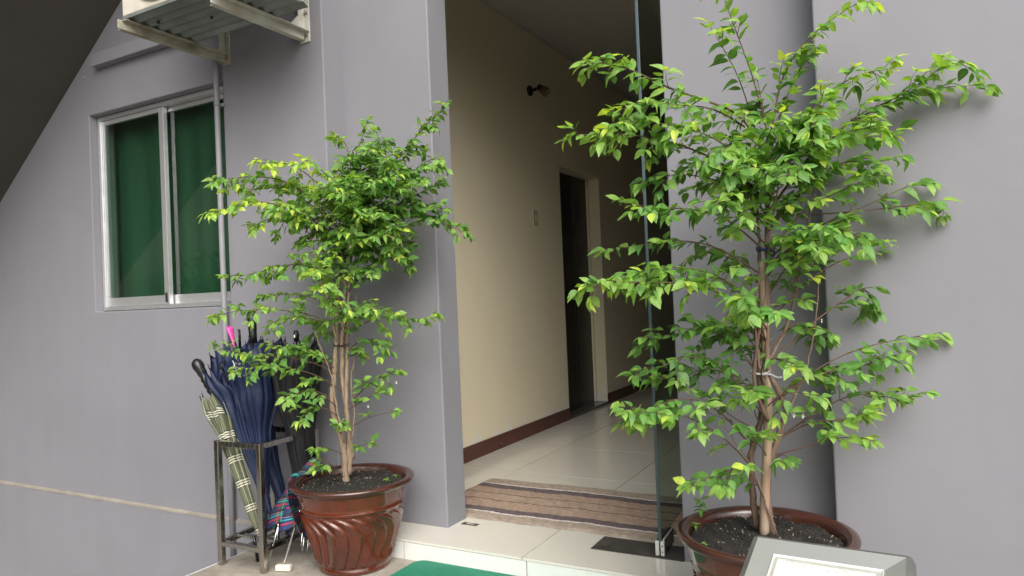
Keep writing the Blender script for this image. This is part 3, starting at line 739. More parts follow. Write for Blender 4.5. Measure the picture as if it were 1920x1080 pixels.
# big loose navy flap leaning left in front
P2 = Vector(on(418, 690, 1, 2.27))
u, d, top = umbrella('umbrella', 'navy blue umbrella with loose flared canopy leaning left behind the checked one', (-2.535, 2.33, GZ+.08), P2, .110,
    [(.08, .06), (.3, .25), (.55, .40), (.8, .8), (.95, 1.1), (1.02, 1.0)], MT['navy'], None, .1, seed=12, rimdrop=.10, twist=.3, rimn=.5)
G().tube([top-d*.01, top+d*.03], [.008, .006], 10).build('handle', MT['rubber_black'], u)
# green checked
C1 = Vector(on(400, 738, 1, 2.235)); C0 = Vector(on(490, 1012, 1, 2.235))
u, d, top = umbrella('umbrella', 'olive green checked umbrella with knobbly black handle leaning left in the rack', C0, C1, .085,
    [(.02, .17), (.2, .42), (.45, .55), (.7, .68), (.9, 1.15), (1.0, 1.05)], MT['check_green'], None, .1, seed=21, rimdrop=.03, twist=.1, rimn=.22)
hp = [top+d*t for t in (-.02, .0, .02, .03, .04, .05, .06, .07, .08, .09, .10, .12)]
hd = Vector(on(360, 664, 1, 2.20)) - top; hd.normalize()
hp = [top+hd*t*1.4 for t in (-.02, .0, .014, .024, .034, .044, .054, .064, .074, .09, .105, .120, .130)]
G().tube(hp, [.015, .016, .021, .016, .022, .017, .022, .017, .021, .022, .027, .024, .010], 14).build('handle', MT['rubber_black'], u)
G().tube([(-2.585, 2.25, GZ+.001), (-2.60, 2.245, .03)], .0075, 8).build('ferrule', MT['rubber_black'], u)
# black umbrella at the right rear
B1 = Vector(on(556, 640, 1, 2.40))
u, d, top = umbrella('umbrella', 'black folded umbrella at the right rear of the rack behind the leaves', (-2.50, 2.46, GZ+.05), B1, .13,
    [(.08, .12), (.3, .36), (.52, .52), (.75, .82), (.92, .98), (1.0, .8)], MT['black_cloth'], None, .1, seed=31, rimdrop=.05, twist=.2)
G().tube([top, top+d*.03, top+d*.05], [.012, .014, .009], 12).build('handle', MT['rubber_black'], u)
# tartan one lying against the pot, ribs down
T0 = Vector((-2.385, 2.215, GZ+.035)); T1 = Vector(on(592, 858, 1, 2.42))
u = empty('umbrella', 'half open tartan umbrella in green, red and blue slumped against the brown pot', 'umbrella', 'umbrellas kept in and beside the steel rack')
rr = random.Random(77); d = (T1-T0).normalized(); Lg = (T1-T0).length
q = d.to_track_quat('Z', 'Y').to_matrix(); X_, Yv_ = q @ Vector((1, 0, 0)), q @ Vector((0, 1, 0))
g = G(); n, rows = 96, 30; tips = []
ga = [rr.uniform(.8, 1.2) for _ in range(8)]
for j in range(rows+1):
    s_ = j/rows                                    # 0 crown .. 1 rim (towards the handle, i.e. downwards)
    for k in range(n):
        a = 2*math.pi*k/n; gi = k//12; fr = (k % 12)/12; ridge = math.sin(math.pi*fr)
        r_ = .012+.150*min(1, s_*1.25)**.8*(1-.42*ridge*s_*ga[gi])+.016*s_*math.sin(a*5+2)
        ln = Lg*(1-.70*s_)+.05*ridge*s_**3
        p = T0+d*ln+(X_*math.cos(a+.3*ridge*s_)*1.0+Yv_*math.sin(a+.3*ridge*s_)*.62)*r_
        p.z -= .035*s_*s_*ga[gi]
        p.y = min(p.y, 2.575)
        # keep clear of the pot flank
        dx_, dy_ = p.x+2.15, p.y-2.40; rp = math.hypot(dx_, dy_); lim = .16+.12*max(0, min(1, (p.z-GZ)/.36))+.012
        if p.z < .30 and rp < lim: p.x = -2.15+dx_/rp*lim; p.y = 2.40+dy_/rp*lim
        p.z = max(p.z, GZ+.01)
        g.v.append(tuple(p))
        if j == rows and k % 12 == 0: tips.append(p.copy())
for j in range(rows):
    for k in range(n):
        k2 = (k+1) % n; u0, u1 = k/n, (k+1)/n; v0, v1 = j/rows, (j+1)/rows
        g.face((j*n+k, j*n+k2, (j+1)*n+k2, (j+1)*n+k), 0, ((u0, v0), (u1, v0), (u1, v1), (u0, v1)), True)
cn = g.build('canopy', MT['tartan'], u); cn.modifiers.new('Solidify', 'SOLIDIFY').thickness = .0012
G().tube([T0, T0+d*Lg*.9], .0045, 8).build('shaft', MT['silver'], u)
hz = Vector((-2.385, 2.212, GZ+.016))
G().box((-.034, -.013, -.013), (.034, .013, .013), 0, Matrix.Translation(hz) @ Matrix.Rotation(.35, 4, 'Z')).build('handle', MT['white_plastic'], u, bevel=.005, seg=3)
for p in tips: G().tube([p+Vector((0, 0, .03)), p+Vector((-.004, -.004, -.016)), p+Vector((-.005, -.005, -.026))], [.0015, .0015, .003], 6).build('rib', MT['silver'], u)
# long bare rib leaning by the post
r0 = on(500, 1068, 1, 2.20); r1 = on(522, 985, 1, 2.22)
G().tube([r0, r1], .002, 6).build('rib', MT['silver'], u)
G().lathe([(0, -.006), (.006, 0), (0, .006)], 8, tuple(r1)).build('rib_joint', MT['silver'], u)

# ------------------------------------------------------------------ pots
def pot(label, c, seed):
    p = empty('plant_pot', label, 'plant pot', 'brown glazed plant pots flanking the entrance')
    p.location = (c[0], c[1], GZ)
    H, RB, RT = .375, .148, .229
    prof = [(RB-.03, .001), (RB, .001), (RB+.006, .006), (RB+.007, .018), (RB+.002, .026)]
    nrel = 46
    z0, z1 = .030, .262
    for k in range(nrel+1):
        t = k/nrel; z = z0+(z1-z0)*t; prof.append((RB+.002+(RT-.012-RB)*t, z))
    prof += [(RT-.004, .268), (RT-.001, .272), (RT+.000, .278), (RT-.004, .284), (RT+.002, .300), (RT+.010, .330), (RT+.014, .345),
             (RT+.026, .352), (RT+.036, .360), (RT+.040, .368), (RT+.038, .376), (RT+.028, .380), (RT+.012, .378), (RT+.003, .372), (RT-.002, .362), (RT-.004, .30)]
    NL = 22
    def fn(a, i, r, z):
        if z < z0-.001 or z > z1+.001 or i < 5: return 0
        t = (z-z0)/(z1-z0)
        sh = -.55*math.sin(t*math.pi*.9)*1.2 + 1.9*max(0, t-.62)**1.5*2.2      # S-shaped lean, curling near the top
        u_ = (NL*(a+0)/(2*math.pi)+sh) % 1.0
        prof_ = (u_/.82)**1.5 if u_ < .82 else math.cos((u_-.82)/.18*math.pi/2)**.6    # asymmetric lobe with a crisp crest
        top_lim = 1-.16*(2*u_-1)**2
        e_ = min(1, max(0, (top_lim-t)/.035)); e0 = min(1, t/.06)
        return .0135*prof_*e_*e0
    ki = next(i for i, q in enumerate(prof) if q[1] > .344 and i > 50)
    g = G(); g.lathe(prof[:ki+1], 330, fn=fn); b_ = g.build('pot_body', MT['glaze'], p)
    G().lathe(prof[ki:], 96).build('pot_rim', MT['glaze_rim'], p)
    # soil surface
    g = G(); rr = random.Random(seed); NR, NA = 22, 72
    def hz(x, y): return .352+.006*math.sin(x*31+seed)*math.cos(y*27)+.004*math.sin(x*80+y*63)+.010*math.exp(-((x*x+y*y)/.006))
    g.v.append((0, 0, hz(0, 0)))
    for i in range(1, NR+1):
        r = (RT-.003)*i/NR
        for k in range(NA):
            a = 2*math.pi*k/NA; x, y = r*math.cos(a), r*math.sin(a); g.v.append((x, y, hz(x, y)+rr.uniform(-.0025, .0025)-(.008 if i == NR else 0)))
    for k in range(NA): g.face((0, 1+k, 1+(k+1) % NA), 0, None, True)
    for i in range(NR-1):
        for k in range(NA):
            a = 1+i*NA+k; b2 = 1+i*NA+(k+1) % NA; g.face((a, a+NA, b2+NA, b2), 0, None, True)
    s_ = g.build('soil', MT['soil'], p)
    g = G()
    for _ in range(2600):
        r = (RT-.010)*math.sqrt(rr.random()); a = rr.uniform(0, 6.283); x, y = r*math.cos(a), r*math.sin(a)
        sz = rr.uniform(.0012, .0042)*(1.6 if rr.random() < .05 else 1)
        Mx = Matrix.Translation((x, y, hz(x, y)+sz*.5)) @ Matrix.Rotation(rr.uniform(0, 6), 4, Vector((rr.uniform(-1, 1), rr.uniform(-1, 1), rr.uniform(-1, 1))).normalized()) @ Matrix.Diagonal((rr.uniform(.6, 1.8), rr.uniform(.5, 1), rr.uniform(.4, .9), 1))
        b0 = len(g.v); T = [(1,0,0),(-1,0,0),(0,1,0),(0,-1,0),(0,0,1),(0,0,-1)]
        g.v += [tuple(Mx @ (Vector(v)*sz*rr.uniform(.7, 1.2))) for v in T]
        mi = 1 if rr.random() < .06 else 0
        for f in ((0,2,4),(2,1,4),(1,3,4),(3,0,4),(2,0,5),(1,2,5),(3,1,5),(0,3,5)): g.face([b0+i for i in f], mi)
    o = g.build('soil_crumbs', [MT['crumb'], MT['chip']], p); o['kind'] = 'stuff'
    return p
PL, PR = (-2.150, 2.400), (-.41, 2.318)
pot('brown glazed pot with swirled relief beside the umbrella rack', PL, 1)
pot('brown glazed pot at the right in front of the lavender pillar', PR, 2)
SOILZ = GZ+.355

# ------------------------------------------------------------------ leaves and trees
def leaf_geo(g, M4, L_, W, fold, droop, m, tw=0):
    """broad pointed leaf: base at the origin, tip along +Y, face +Z; 16 triangles"""
    T = (0, .16, .40, .66, .86, 1.0); Wd = (.05, .72, 1.0, .74, .30, .0)
    b0 = len(g.v)
    for t, wd in zip(T, Wd):
        y = L_*(.06+.94*t); z = -droop*L_*t*t; hw = W*L_*.5*wd; zz = fold*hw
        rot = tw*t
        for sx in ((-1, 0, 1) if wd > 0 else (0,)):
            x = sx*hw; zl = z+abs(sx)*zz + rot*x
            g.v.append(tuple(M4 @ Vector((x, y, zl))))
    uvx = {-1: 0, 0: .5, 1: 1}
    for i in range(4):
        a = b0+i*3; c = a+3
        for s_ in (0, 1):
            ux0, ux1 = s_*.5, s_*.5+.5
            g.face((a+s_, a+s_+1, c+s_+1, c+s_), m, ((ux0, T[i]), (ux1, T[i]), (ux1, T[i+1]), (ux0, T[i+1])), True)
    a = b0+12; tip = b0+15
    g.face((a, a+1, tip), m, ((0, T[4]), (.5, T[4]), (.5, 1)), True); g.face((a+1, a+2, tip), m, ((.5, T[4]), (1, T[4]), (.5, 1)), True)

SHAPES = [(.50, .25, .22, 0), (.52, .55, .45, .2), (.62, -.1, .1, -.3), (.44, .4, .6, .3), (.56, .15, .30, .2), (.46, .35, .12, -.2), (.54, .10, .38, .1), (.60, .22, .18, -.1), (.48, .05, .05, .3)]
LEAFMESH = {}
def leaf_mesh(si, mi):
    if (si, mi) not in LEAFMESH:
        g = G(); W, f, dr, tw = SHAPES[si]; leaf_geo(g, Matrix.Identity(4), 1, W, f, dr, 0, tw); LEAFMESH[(si, mi)] = g.mesh('leaf', LEAF[mi])
    return LEAFMESH[(si, mi)]

def resample(P, step):
    out = [P[0].copy()]; acc = 0
    for a, b_ in zip(P[:-1], P[1:]):
        L_ = (b_-a).length
        if L_ < 1e-6: continue
        t = step-acc
        while t < L_: out.append(a.lerp(b_, t/L_)); t += step
        acc = (L_-(t-step))
    out.append(P[-1].copy()); return out
def smooth(P, it=2):
    for _ in range(it):
        Q = [P[0]]
        for a, b_ in zip(P[:-1], P[1:]): Q += [a.lerp(b_, .25), a.lerp(b_, .75)]
        Q.append(P[-1]); P = Q
    return P

class Tree:
    def __init__(s, label, group, base, D, seed, leafL, ylim, barkm, ratio):
        s.root = empty('potted_tree', label, 'tree', group); s.D = D; s.rr = random.Random(seed); s.leaves = []; s.LL = leafL; s.ylim = ylim
        s.bark = barkm; s.ratio = ratio; s.stempts = []
    def P(s, x, y, off=0): return deep(x, y, s.D+off)
    def clampy(s, p):
        lim = s.ylim(p.x)
        if p.y > lim: p.y = lim
        return p
    def leaf(s, p, dirv, up, scale, young):
        rr = s.rr
        L_ = s.LL*scale*rr.uniform(.62, 1.22)
        tip = p+dirv*L_
        if tip.y > s.ylim(tip.x) or p.y > s.ylim(p.x): return
        x_ = px(p)
        s.leaves.append((p.copy(), dirv.copy(), up.copy(), L_, young))
    def leafy(s, P, spacing, s0=0.0, young=0.0, size=1.0, endyoung=True):
        """opposite pairs of drooping leaves along the polyline P"""
        rr = s.rr; Q = resample(P, spacing); n = len(Q)
        for i in range(1, n):
            if i/n < s0: continue
            t = (Q[min(i+1, n-1)]-Q[i-1]).normalized()
            side = t.cross(Vector((0, 0, 1)))
            if side.length < .2: side = t.cross(Vector((rr.uniform(-1, 1), rr.uniform(-1, 1), .1)))
            side.normalize()
            if rr.random() < .3: side = (Matrix.Rotation(rr.uniform(-.8, .8), 3, t) @ side)
            fr = i/n
            yv = young+(.40*max(0, fr-.60)/.40 if endyoung else 0)
            for sg in (-1, 1):
                if rr.random() < .13: continue
                dv = side*sg*rr.uniform(.6, 1.0)+t*rr.uniform(.35, .9)+Vector((rr.gauss(0, .2), rr.gauss(0, .2), rr.uniform(-.70, .38)))
                dv.normalize(); up = Vector((rr.gauss(0, .55), rr.gauss(0, .5)-.35, 1))
                s.leaf(Q[i]+side*sg*.002, dv, up, size*(1-.35*max(0, fr-.7)/.3), yv)
            if i == n-1:
                s.leaf(Q[i], (t+Vector((0, 0, -.2))).normalized(), Vector((0, -.2, 1)), size*.8, yv+.2)
    def branch(s, pts, r0=.0045, leafstart=.3, off=None, sub=1.0, young=0.0, spacing=.024, sublen=1.0, size=1.0):
        rr = s.rr
        tip_off = off if off is not None else rr.uniform(-.30, .12)
        n = len(pts); P = []
        for i, q in enumerate(pts):
            o_ = q[2] if len(q) > 2 else tip_off*(i/(n-1))
            P.append(s.clampy(s.P(q[0], q[1], o_)))
        if s.stempts:
            q0 = min(s.stempts, key=lambda v: (v-P[0]).length)
            if (q0-P[0]).length < .16:
                d0 = q0-P[0]; P = [p+d0*max(0, 1-1.6*i/(n-1)) for i, p in enumerate(P)]
        P = smooth(P, 2)
        L_ = sum((b_-a).length for a, b_ in zip(P[:-1], P[1:]))
        R_ = [max(.0009, r0*(1-.85*i/(len(P)-1))) for i in range(len(P))]
        g = G(); g.tube(P, R_, 6, 0)
        s.leafy([p for p in P[int(len(P)*leafstart):]], spacing, young=young, size=size)
        # side twigs
        k = int(L_/.045*sub)
        for j in range(k):
            f = leafstart*.5+(1-leafstart*.5)*(j+rr.random())/max(k, 1)
            idx = min(len(P)-2, int(f*(len(P)-1))); p = P[idx]; t = (P[idx+1]-p).normalized()
            side = t.cross(Vector((0, 0, 1))); 
            if side.length < .2: side = Vector((rr.uniform(-1, 1), rr.uniform(-1, 1), 0))
            side.normalize(); sg = -1 if j % 2 else 1
            dv = (t*rr.uniform(.5, 1)+side*sg*rr.uniform(.5, 1.0)+Vector((0, 0, rr.uniform(-.75, .95)))).normalized()
            ln = rr.uniform(.05, .12)*sublen*(1-.5*f)
            Q = [p]
            for m_ in range(4):
                dv = (dv+Vector((rr.gauss(0, .15), rr.gauss(0, .15), -.10+rr.gauss(0, .08)))).normalized()
                Q.append(s.clampy(Q[-1]+dv*ln/4))
            g.tube(Q, [.0014, .0012, .001, .0009, .0007], 4, 0)
            s.leafy(Q, spacing*.9, young=young+rr.uniform(-.1, .12), size=size*.92)
        g.build('branch', MT['twig'] if r0 < .006 else s.bark, s.root)
    def stem(s, pts, r0, r1, name='stem', n=10, knob=.12):
        rr = s.rr; P = smooth([s.P(*q) for q in pts], 2); P = resample(P, .02)
        R_ = [(r0+(r1-r0)*i/(len(P)-1))*(1+rr.uniform(-knob, knob)) for i in range(len(P))]
        for p in P[1:-1]: p += Vector((rr.gauss(0, .0012), rr.gauss(0, .0012), 0))
        s.stempts += [p.copy() for p in P]
        g = G(); g.tube(P, R_, n, 0); return g.build(name, s.bark, s.root)
    def flower(s, x, y, off):
        p = s.P(x, y, off); g = G()
        for k in range(5):
            a = 2*math.pi*k/5; dv = Vector((math.cos(a), -.15, math.sin(a))).normalized()
            M4 = Matrix.Translation(p) @ dv.to_track_quat('Y', 'Z').to_matrix().to_4x4(); leaf_geo(g, M4, .008, .6, .1, .2, 0)
        g.build('flower', MT['petal'], s.root)
    def fill(s, stems, cx, cy, rx, ry, n, young=0, size=1.0, dz=(-.28, .12)):
        rr = s.rr
        for _ in range(n):
            a = rr.uniform(0, 6.283); q = math.sqrt(rr.random()); x, y = cx+rx*q*math.cos(a), cy+ry*q*math.sin(a)
            sx = rr.choice(stems); sy = y+rr.uniform(30, 110); of = rr.uniform(*dz)
            s.branch([(sx, sy), ((sx*2+x)/3+rr.uniform(-12, 12), sy*.6+y*.4-8), ((sx+2*x)/3, sy*.3+y*.7-12), (x, y)], r0=.0028, off=of, young=young, sub=1.1, leafstart=.4, size=size, spacing=.023)
    def finish(s, nind=300):
        rr = s.rr; items = []
        for (p, dv, up, L_, yv) in s.leaves:
            y_ = dv; x_ = y_.cross(up).normalized(); z_ = x_.cross(y_).normalized()
            M4 = Matrix(((x_.x, y_.x, z_.x, p.x), (x_.y, y_.y, z_.y, p.y), (x_.z, y_.z, z_.z, p.z), (0, 0, 0, 1)))
            r = yv+rr.gauss(0, .135)+s.ratio
            mi = 0 if r < .20 else 1 if r < .50 else 2 if r < .88 else 3
            items.append((depth(p), M4, L_, mi, rr.randrange(len(SHAPES))))
        # largest on screen: near to the camera and facing it
        def size(it):
            z_ = Vector((it[1][0][2], it[1][1][2], it[1][2][2])); v = (CP-it[1].translation).normalized()
            return it[2]**2/it[0]**2*(.25+abs(z_.dot(v)))
        items.sort(key=size, reverse=True)
        for it in items[:nind]:
            o = bpy.data.objects.new('leaf', leaf_mesh(it[4], it[3])); COL.objects.link(o); o.parent = s.root
            o.matrix_basis = it[1] @ Matrix.Scale(it[2], 4)
        g = G()
        for it in items[nind:]:
            W, f, dr, tw = SHAPES[it[4]]; leaf_geo(g, it[1], it[2], W, f, dr, it[3], tw)
        if g.v:
            o = g.build('foliage', LEAF, s.root); o['kind'] = 'stuff'
        print('tree leaves', len(items))

# --- right tree
def ylimR(x): return (Y1 if x > XE-.02 else Y2)-.012
tr = Tree('taller tree with airy bright green tiers tied to a bamboo stake, right of door', 'small leafy trees in brown pots', None, depth((PR[0], PR[1], .5)), 11, .052, ylimR, MT['bark_red'], .37)
st_ = tr.stem
st_([(1448, 1010, .02), (1437, 930, .02), (1441, 865, .02), (1466, 805, .01), (1476, 772, .0), (1460, 735, .0), (1436, 690, -.01), (1440, 600, 0), (1436, 480, 0), (1440, 360, 0), (1446, 240, 0)], .0125, .0030)
st_([(1418, 990, .05), (1404, 850, .05), (1432, 780, .03), (1420, 690, .02), (1426, 600, .02), (1424, 470, .03), (1418, 330, .03), (1415, 230, .05)], .0110, .0025)
st_([(1440, 790, -.02), (1410, 720, -.03), (1418, 650, -.03), (1436, 560, -.03), (1442, 450, -.03), (1462, 330, -.04)], .0065, .002)
st_([(1404, 860, .05), (1424, 800, .02), (1440, 740, -.02), (1422, 680, -.03), (1414, 600, -.03), (1424, 500, -.02)], .007, .0022)
st_([(1436, 692, -.01), (1456, 650, .01), (1482, 600, .03), (1500, 500, .04), (1520, 400, .05), (1530, 300, .04)], .0055, .002)
st_([(1468, 800, .012), (1494, 735, .02), (1516, 685, .04), (1535, 560, .08), (1540, 430, .1)], .0045, .0015)
st_([(1458, 1008, .0), (1440, 960, -.02), (1415, 880, -.03), (1380, 830, -.03), (1350, 790, -.02)], .0035, .0012)
B = tr.branch
Rb = [
 (dict(r0=.003, young=.12, off=-.05, sub=.35), [(1418, 260), (1400, 150), (1380, 70), (1360, 5), (1352, -25)]),
 (dict(r0=.0025, young=.12, off=.0, sub=.3), [(1412, 230), (1385, 140), (1350, 80), (1328, 45)]),
 (dict(r0=.0035, young=.15, off=-.1, sub=.35, leafstart=.15), [(1440, 260), (1460, 150), (1500, 85), (1560, 35), (1625, -5)]),
 (dict(r0=.003, young=.10, off=.02, sub=.6), [(1445, 300), (1470, 190), (1510, 110), (1530, 60)]),
 (dict(r0=.0045, young=.16, off=-.12, sub=.8, leafstart=.2), [(1425, 300), (1380, 210), (1310, 185), (1240, 160), (1185, 130), (1130, 118), (1092, 120)]),
 (dict(r0=.003, young=.05, off=-.2, sub=.7), [(1400, 240), (1330, 195), (1270, 195), (1210, 190), (1165, 205)]),
 (dict(r0=.0045, young=.12, off=-.1, sub=.9, leafstart=.2), [(1425, 380), (1350, 310), (1280, 275), (1210, 255), (1140, 252), (1072, 252)]),
 (dict(r0=.003, young=.05, off=-.2, sub=1.0), [(1420, 350), (1350, 270), (1290, 240), (1230, 230), (1160, 228), (1140, 240)]),
 (dict(r0=.003, young=.05, off=.02, sub=.3, leafstart=.5), [(1428, 420), (1360, 340), (1290, 325), (1235, 330), (1198, 345)]),
 (dict(r0=.0035, young=.02, off=-.1, sub=1.0), [(1428, 470), (1350, 400), (1280, 390), (1225, 388), (1188, 385)]),
 (dict(r0=.0035, young=-.05, off=.0, sub=.3, leafstart=.4), [(1428, 520), (1340, 460), (1260, 448), (1190, 462), (1138, 468)]),
 (dict(r0=.0045, young=.10, off=-.25, sub=1.0, leafstart=.35), [(1430, 640), (1370, 560), (1300, 530), (1230, 530), (1160, 528), (1104, 532)]),
 (dict(r0=.003, young=.05, off=-.15, sub=1.0), [(1428, 600), (1360, 520), (1290, 500), (1230, 500), (1170, 520)]),
 (dict(r0=.0035, young=-.15, off=.05, sub=1.0), [(1425, 720), (1370, 640), (1320, 615), (1250, 630), (1203, 632)]),
 (dict(r0=.003, young=-.15, off=-.02, sub=.8), [(1425, 740), (1350, 690), (1290, 660), (1240, 690), (1200, 690)]),
 (dict(r0=.0035, young=-.1, off=.1, sub=.8), [(1420, 780), (1360, 700), (1310, 690), (1270, 720), (1230, 700)]),
 (dict(r0=.0035, young=.05, off=-.15, sub=1.0, leafstart=.5), [(1420, 870), (1370, 820), (1300, 780), (1240, 775), (1172, 768)]),
 (dict(r0=.003, young=.05, off=-.1, sub=.9, leafstart=.5), [(1420, 850), (1350, 770), (1290, 745), (1230, 760), (1180, 790)]),
 (dict(r0=.003, young=.0, off=-.1, sub=.6, leafstart=.35), [(1420, 930), (1395, 870), (1350, 885), (1320, 900), (1288, 908)]),
 (dict(r0=.0025, young=.05, off=-.15, sub=.6, leafstart=.5), [(1420, 920), (1400, 880), (1370, 870), (1365, 915)]),
 # right
 (dict(r0=.004, young=.18, off=-.05, sub=.8, leafstart=.15), [(1440, 360), (1500, 230), (1560, 165), (1620, 135), (1665, 130)]),
 (dict(r0=.0045, young=.12, off=-.05, sub=.9, leafstart=.2), [(1445, 400), (1530, 280), (1600, 225), (1680, 190), (1750, 165), (1822, 160)]),
 (dict(r0=.0035, young=.12, off=-.12, sub=.45, leafstart=.35), [(1530, 290), (1600, 210), (1670, 185), (1735, 150), (1772, 120), (1808, 118)]),
 (dict(r0=.003, young=.1, off=.0, sub=.5), [(1660, 195, -.04), (1710, 160, -.06), (1770, 105, -.08)]),
 (dict(r0=.0035, young=.08, off=.0, sub=.9), [(1445, 430), (1520, 340), (1580, 300), (1630, 305), (1668, 300)]),
 (dict(r0=.0035, young=.06, off=-.15, sub=1.0), [(1450, 480), (1510, 390), (1570, 360), (1620, 340), (1640, 320)]),
 (dict(r0=.0035, young=.0, off=.0, sub=.5, leafstart=.5), [(1450, 480), (1560, 410), (1620, 388), (1680, 358), (1728, 340)]),
 (dict(r0=.003, young=.0, off=-.05, sub=.5, leafstart=.5), [(1560, 412, .0), (1640, 400, -.03), (1700, 385, -.04), (1766, 376, -.05)]),
 (dict(r0=.0035, young=.0, off=-.1, sub=1.0), [(1445, 560), (1500, 470), (1550, 420), (1600, 440), (1620, 450)]),
 (dict(r0=.003, young=.12, off=.05, sub=.5, leafstart=.5), [(1445, 600), (1520, 520), (1570, 490), (1610, 478), (1640, 475)]),
 (dict(r0=.0035, young=-.08, off=.02, sub=.9, leafstart=.5), [(1445, 680), (1530, 600), (1580, 565), (1620, 535), (1640, 570)]),
 (dict(r0=.0035, young=.0, off=.0, sub=.6, leafstart=.5), [(1450, 760), (1520, 700), (1600, 655), (1690, 635), (1765, 623)]),
 (dict(r0=.0035, young=-.05, off=-.05, sub=1.1, leafstart=.35), [(1450, 780), (1520, 710), (1590, 690), (1650, 680), (1680, 670)]),
 (dict(r0=.0035, young=.0, off=-.05, sub=.8, leafstart=.4), [(1455, 820), (1530, 770), (1600, 735), (1660, 745), (1708, 745)]),
 (dict(r0=.003, young=.12, off=-.1, sub=.8, leafstart=.4), [(1460, 830), (1530, 790), (1580, 790), (1630, 775)]),
 (dict(r0=.003, young=.05, off=-.12, sub=.5, leafstart=.6), [(1470, 860), (1520, 840), (1570, 820), (1620, 820)]),
 (dict(r0=.0025, young=.05, off=-.05, sub=.5, leafstart=.5), [(1455, 870), (1470, 850), (1480, 862)]),
 # towards the viewer / filling the middle
 (dict(r0=.003, young=.06, off=-.28, sub=1.0, leafstart=.4), [(1432, 460), (1400, 420), (1370, 380), (1340, 375)]),
 (dict(r0=.003, young=.02, off=-.30, sub=1.0, leafstart=.3), [(1432, 400), (1450, 340), (1470, 310), (1480, 330)]),
 (dict(r0=.003, young=.0, off=-.25, sub=1.1, leafstart=.3), [(1432, 520), (1480, 460), (1520, 440), (1540, 470)]),
 (dict(r0=.003, young=.04, off=-.25, sub=1.1, leafstart=.3), [(1432, 350), (1400, 290), (1370, 270), (1340, 290)]),
 (dict(r0=.003, young=.08, off=-.22, sub=1.0, leafstart=.3), [(1440, 300), (1470, 240), (1500, 220), (1530, 230)]),
 (dict(r0=.003, young=-.05, off=.2, sub=1.0, leafstart=.3), [(1440, 420), (1480, 380), (1520, 330), (1550, 330)]),
 (dict(r0=.003, young=-.1, off=.2, sub=1.0, leafstart=.3), [(1430, 540), (1380, 490), (1340, 470), (1300, 480)]),
 (dict(r0=.003, young=-.1, off=.15, sub=1.0, leafstart=.3), [(1430, 400), (1380, 350), (1340, 340), (1300, 350)]),
 (dict(r0=.0025, young=.10, off=-.30, sub=.5, leafstart=.45), [(1430, 740), (1420, 680), (1460, 668), (1500, 690)]),
 (dict(r0=.0025, young=.05, off=-.2, sub=.7, leafstart=.5), [(1430, 640), (1415, 590), (1440, 575), (1465, 585)]),
 (dict(r0=.0025, young=.0, off=-.1, sub=.7, leafstart=.5), [(1440, 770), (1470, 740), (1500, 735), (1540, 745)]),
 (dict(r0=.0025, young=.0, off=-.15, sub=.7, leafstart=.5), [(1420, 800), (1400, 740), (1405, 725), (1420, 735)]),
 (dict(r0=.0025, young=.0, off=-.15, sub=.6, leafstart=.5), [(1430, 860), (1420, 830), (1400, 825), (1430, 815)]),
 (dict(r0=.003, young=.0, off=.0, sub=.8, leafstart=.3), [(1445, 330), (1440, 250), (1430, 200), (1420, 150)]),
 (dict(r0=.003, young=.06, off=-.15, sub=.8, leafstart=.3), [(1450, 350), (1490, 300), (1530, 220), (1545, 170)]),
 (dict(r0=.003, young=-.06, off=.1, sub=1.0, leafstart=.4), [(1440, 640), (1390, 610), (1350, 620), (1320, 650)]),
 (dict(r0=.003, young=-.06, off=.1, sub=.7, leafstart=.4), [(1440, 660), (1500, 600), (1520, 620), (1530, 640)]),
 (dict(r0=.0025, young=-.1, off=.1, sub=.8, leafstart=.5), [(1420, 820), (1360, 780), (1330, 740), (1350, 700)]),
]
for kw, pts in Rb: B(pts, **kw)
tr.fill([1425, 1440, 1450], 1460, 320, 100, 120, 9, .0)
tr.fill([1425, 1430], 1320, 290, 90, 70, 4, .04)
tr.fill([1425, 1430], 1330, 560, 90, 90, 3, -.03)
tr.fill([1430, 1450], 1600, 230, 90, 50, 4, .06)
tr.fill([1440, 1450], 1560, 460, 60, 70, 4, .0)
for (x, y, o_) in ((1505, 780, -.08), (1488, 779, -.08), (1410, 740, -.05), (1540, 601, 0)): tr.flower(x, y, o_)
tr.finish(300)

# --- left tree
def ylimL(x): return (Y1 if x < XL+.02 else Y2)-.012
tl = Tree('shorter denser potted tree with bushy crown beside the umbrella rack, left of the door', 'small leafy trees in brown pots', None, depth((PL[0], PL[1], .5)), 23, .046, ylimL, MT['bark'], .43)
st_ = tl.stem
st_([(650, 912, .0), (645, 830, 0), (620, 770, 0), (628, 690, 0), (632, 600, 0), (636, 520, 0), (640, 440, 0), (655, 350, 0)], .0150, .0035)
st_([(655, 890, .01), (655, 800, .02), (640, 700, .01), (643, 620, .0), (648, 520, .02), (640, 420, .02), (620, 360, .0)], .0135, .0035)
st_([(662, 860, .02), (650, 790, -.01), (650, 700, -.01), (652, 610, .0), (655, 500, .0), (670, 420, .0), (700, 350, 0)], .0105, .003)
st_([(650, 850, .02), (668, 790, .02), (655, 720, .02), (668, 660, .03), (672, 600, .03), (665, 530, .03)], .006, .002)
st_([(645, 830, -.01), (630, 760, -.02), (622, 700, -.02), (600, 650, -.03), (590, 620, -.03)], .005, .0015)
st_([(632, 640, -.01), (618, 580, -.02), (600, 520, -.02), (585, 450, -.02), (560, 400, -.03)], .005, .0015)
B = tl.branch
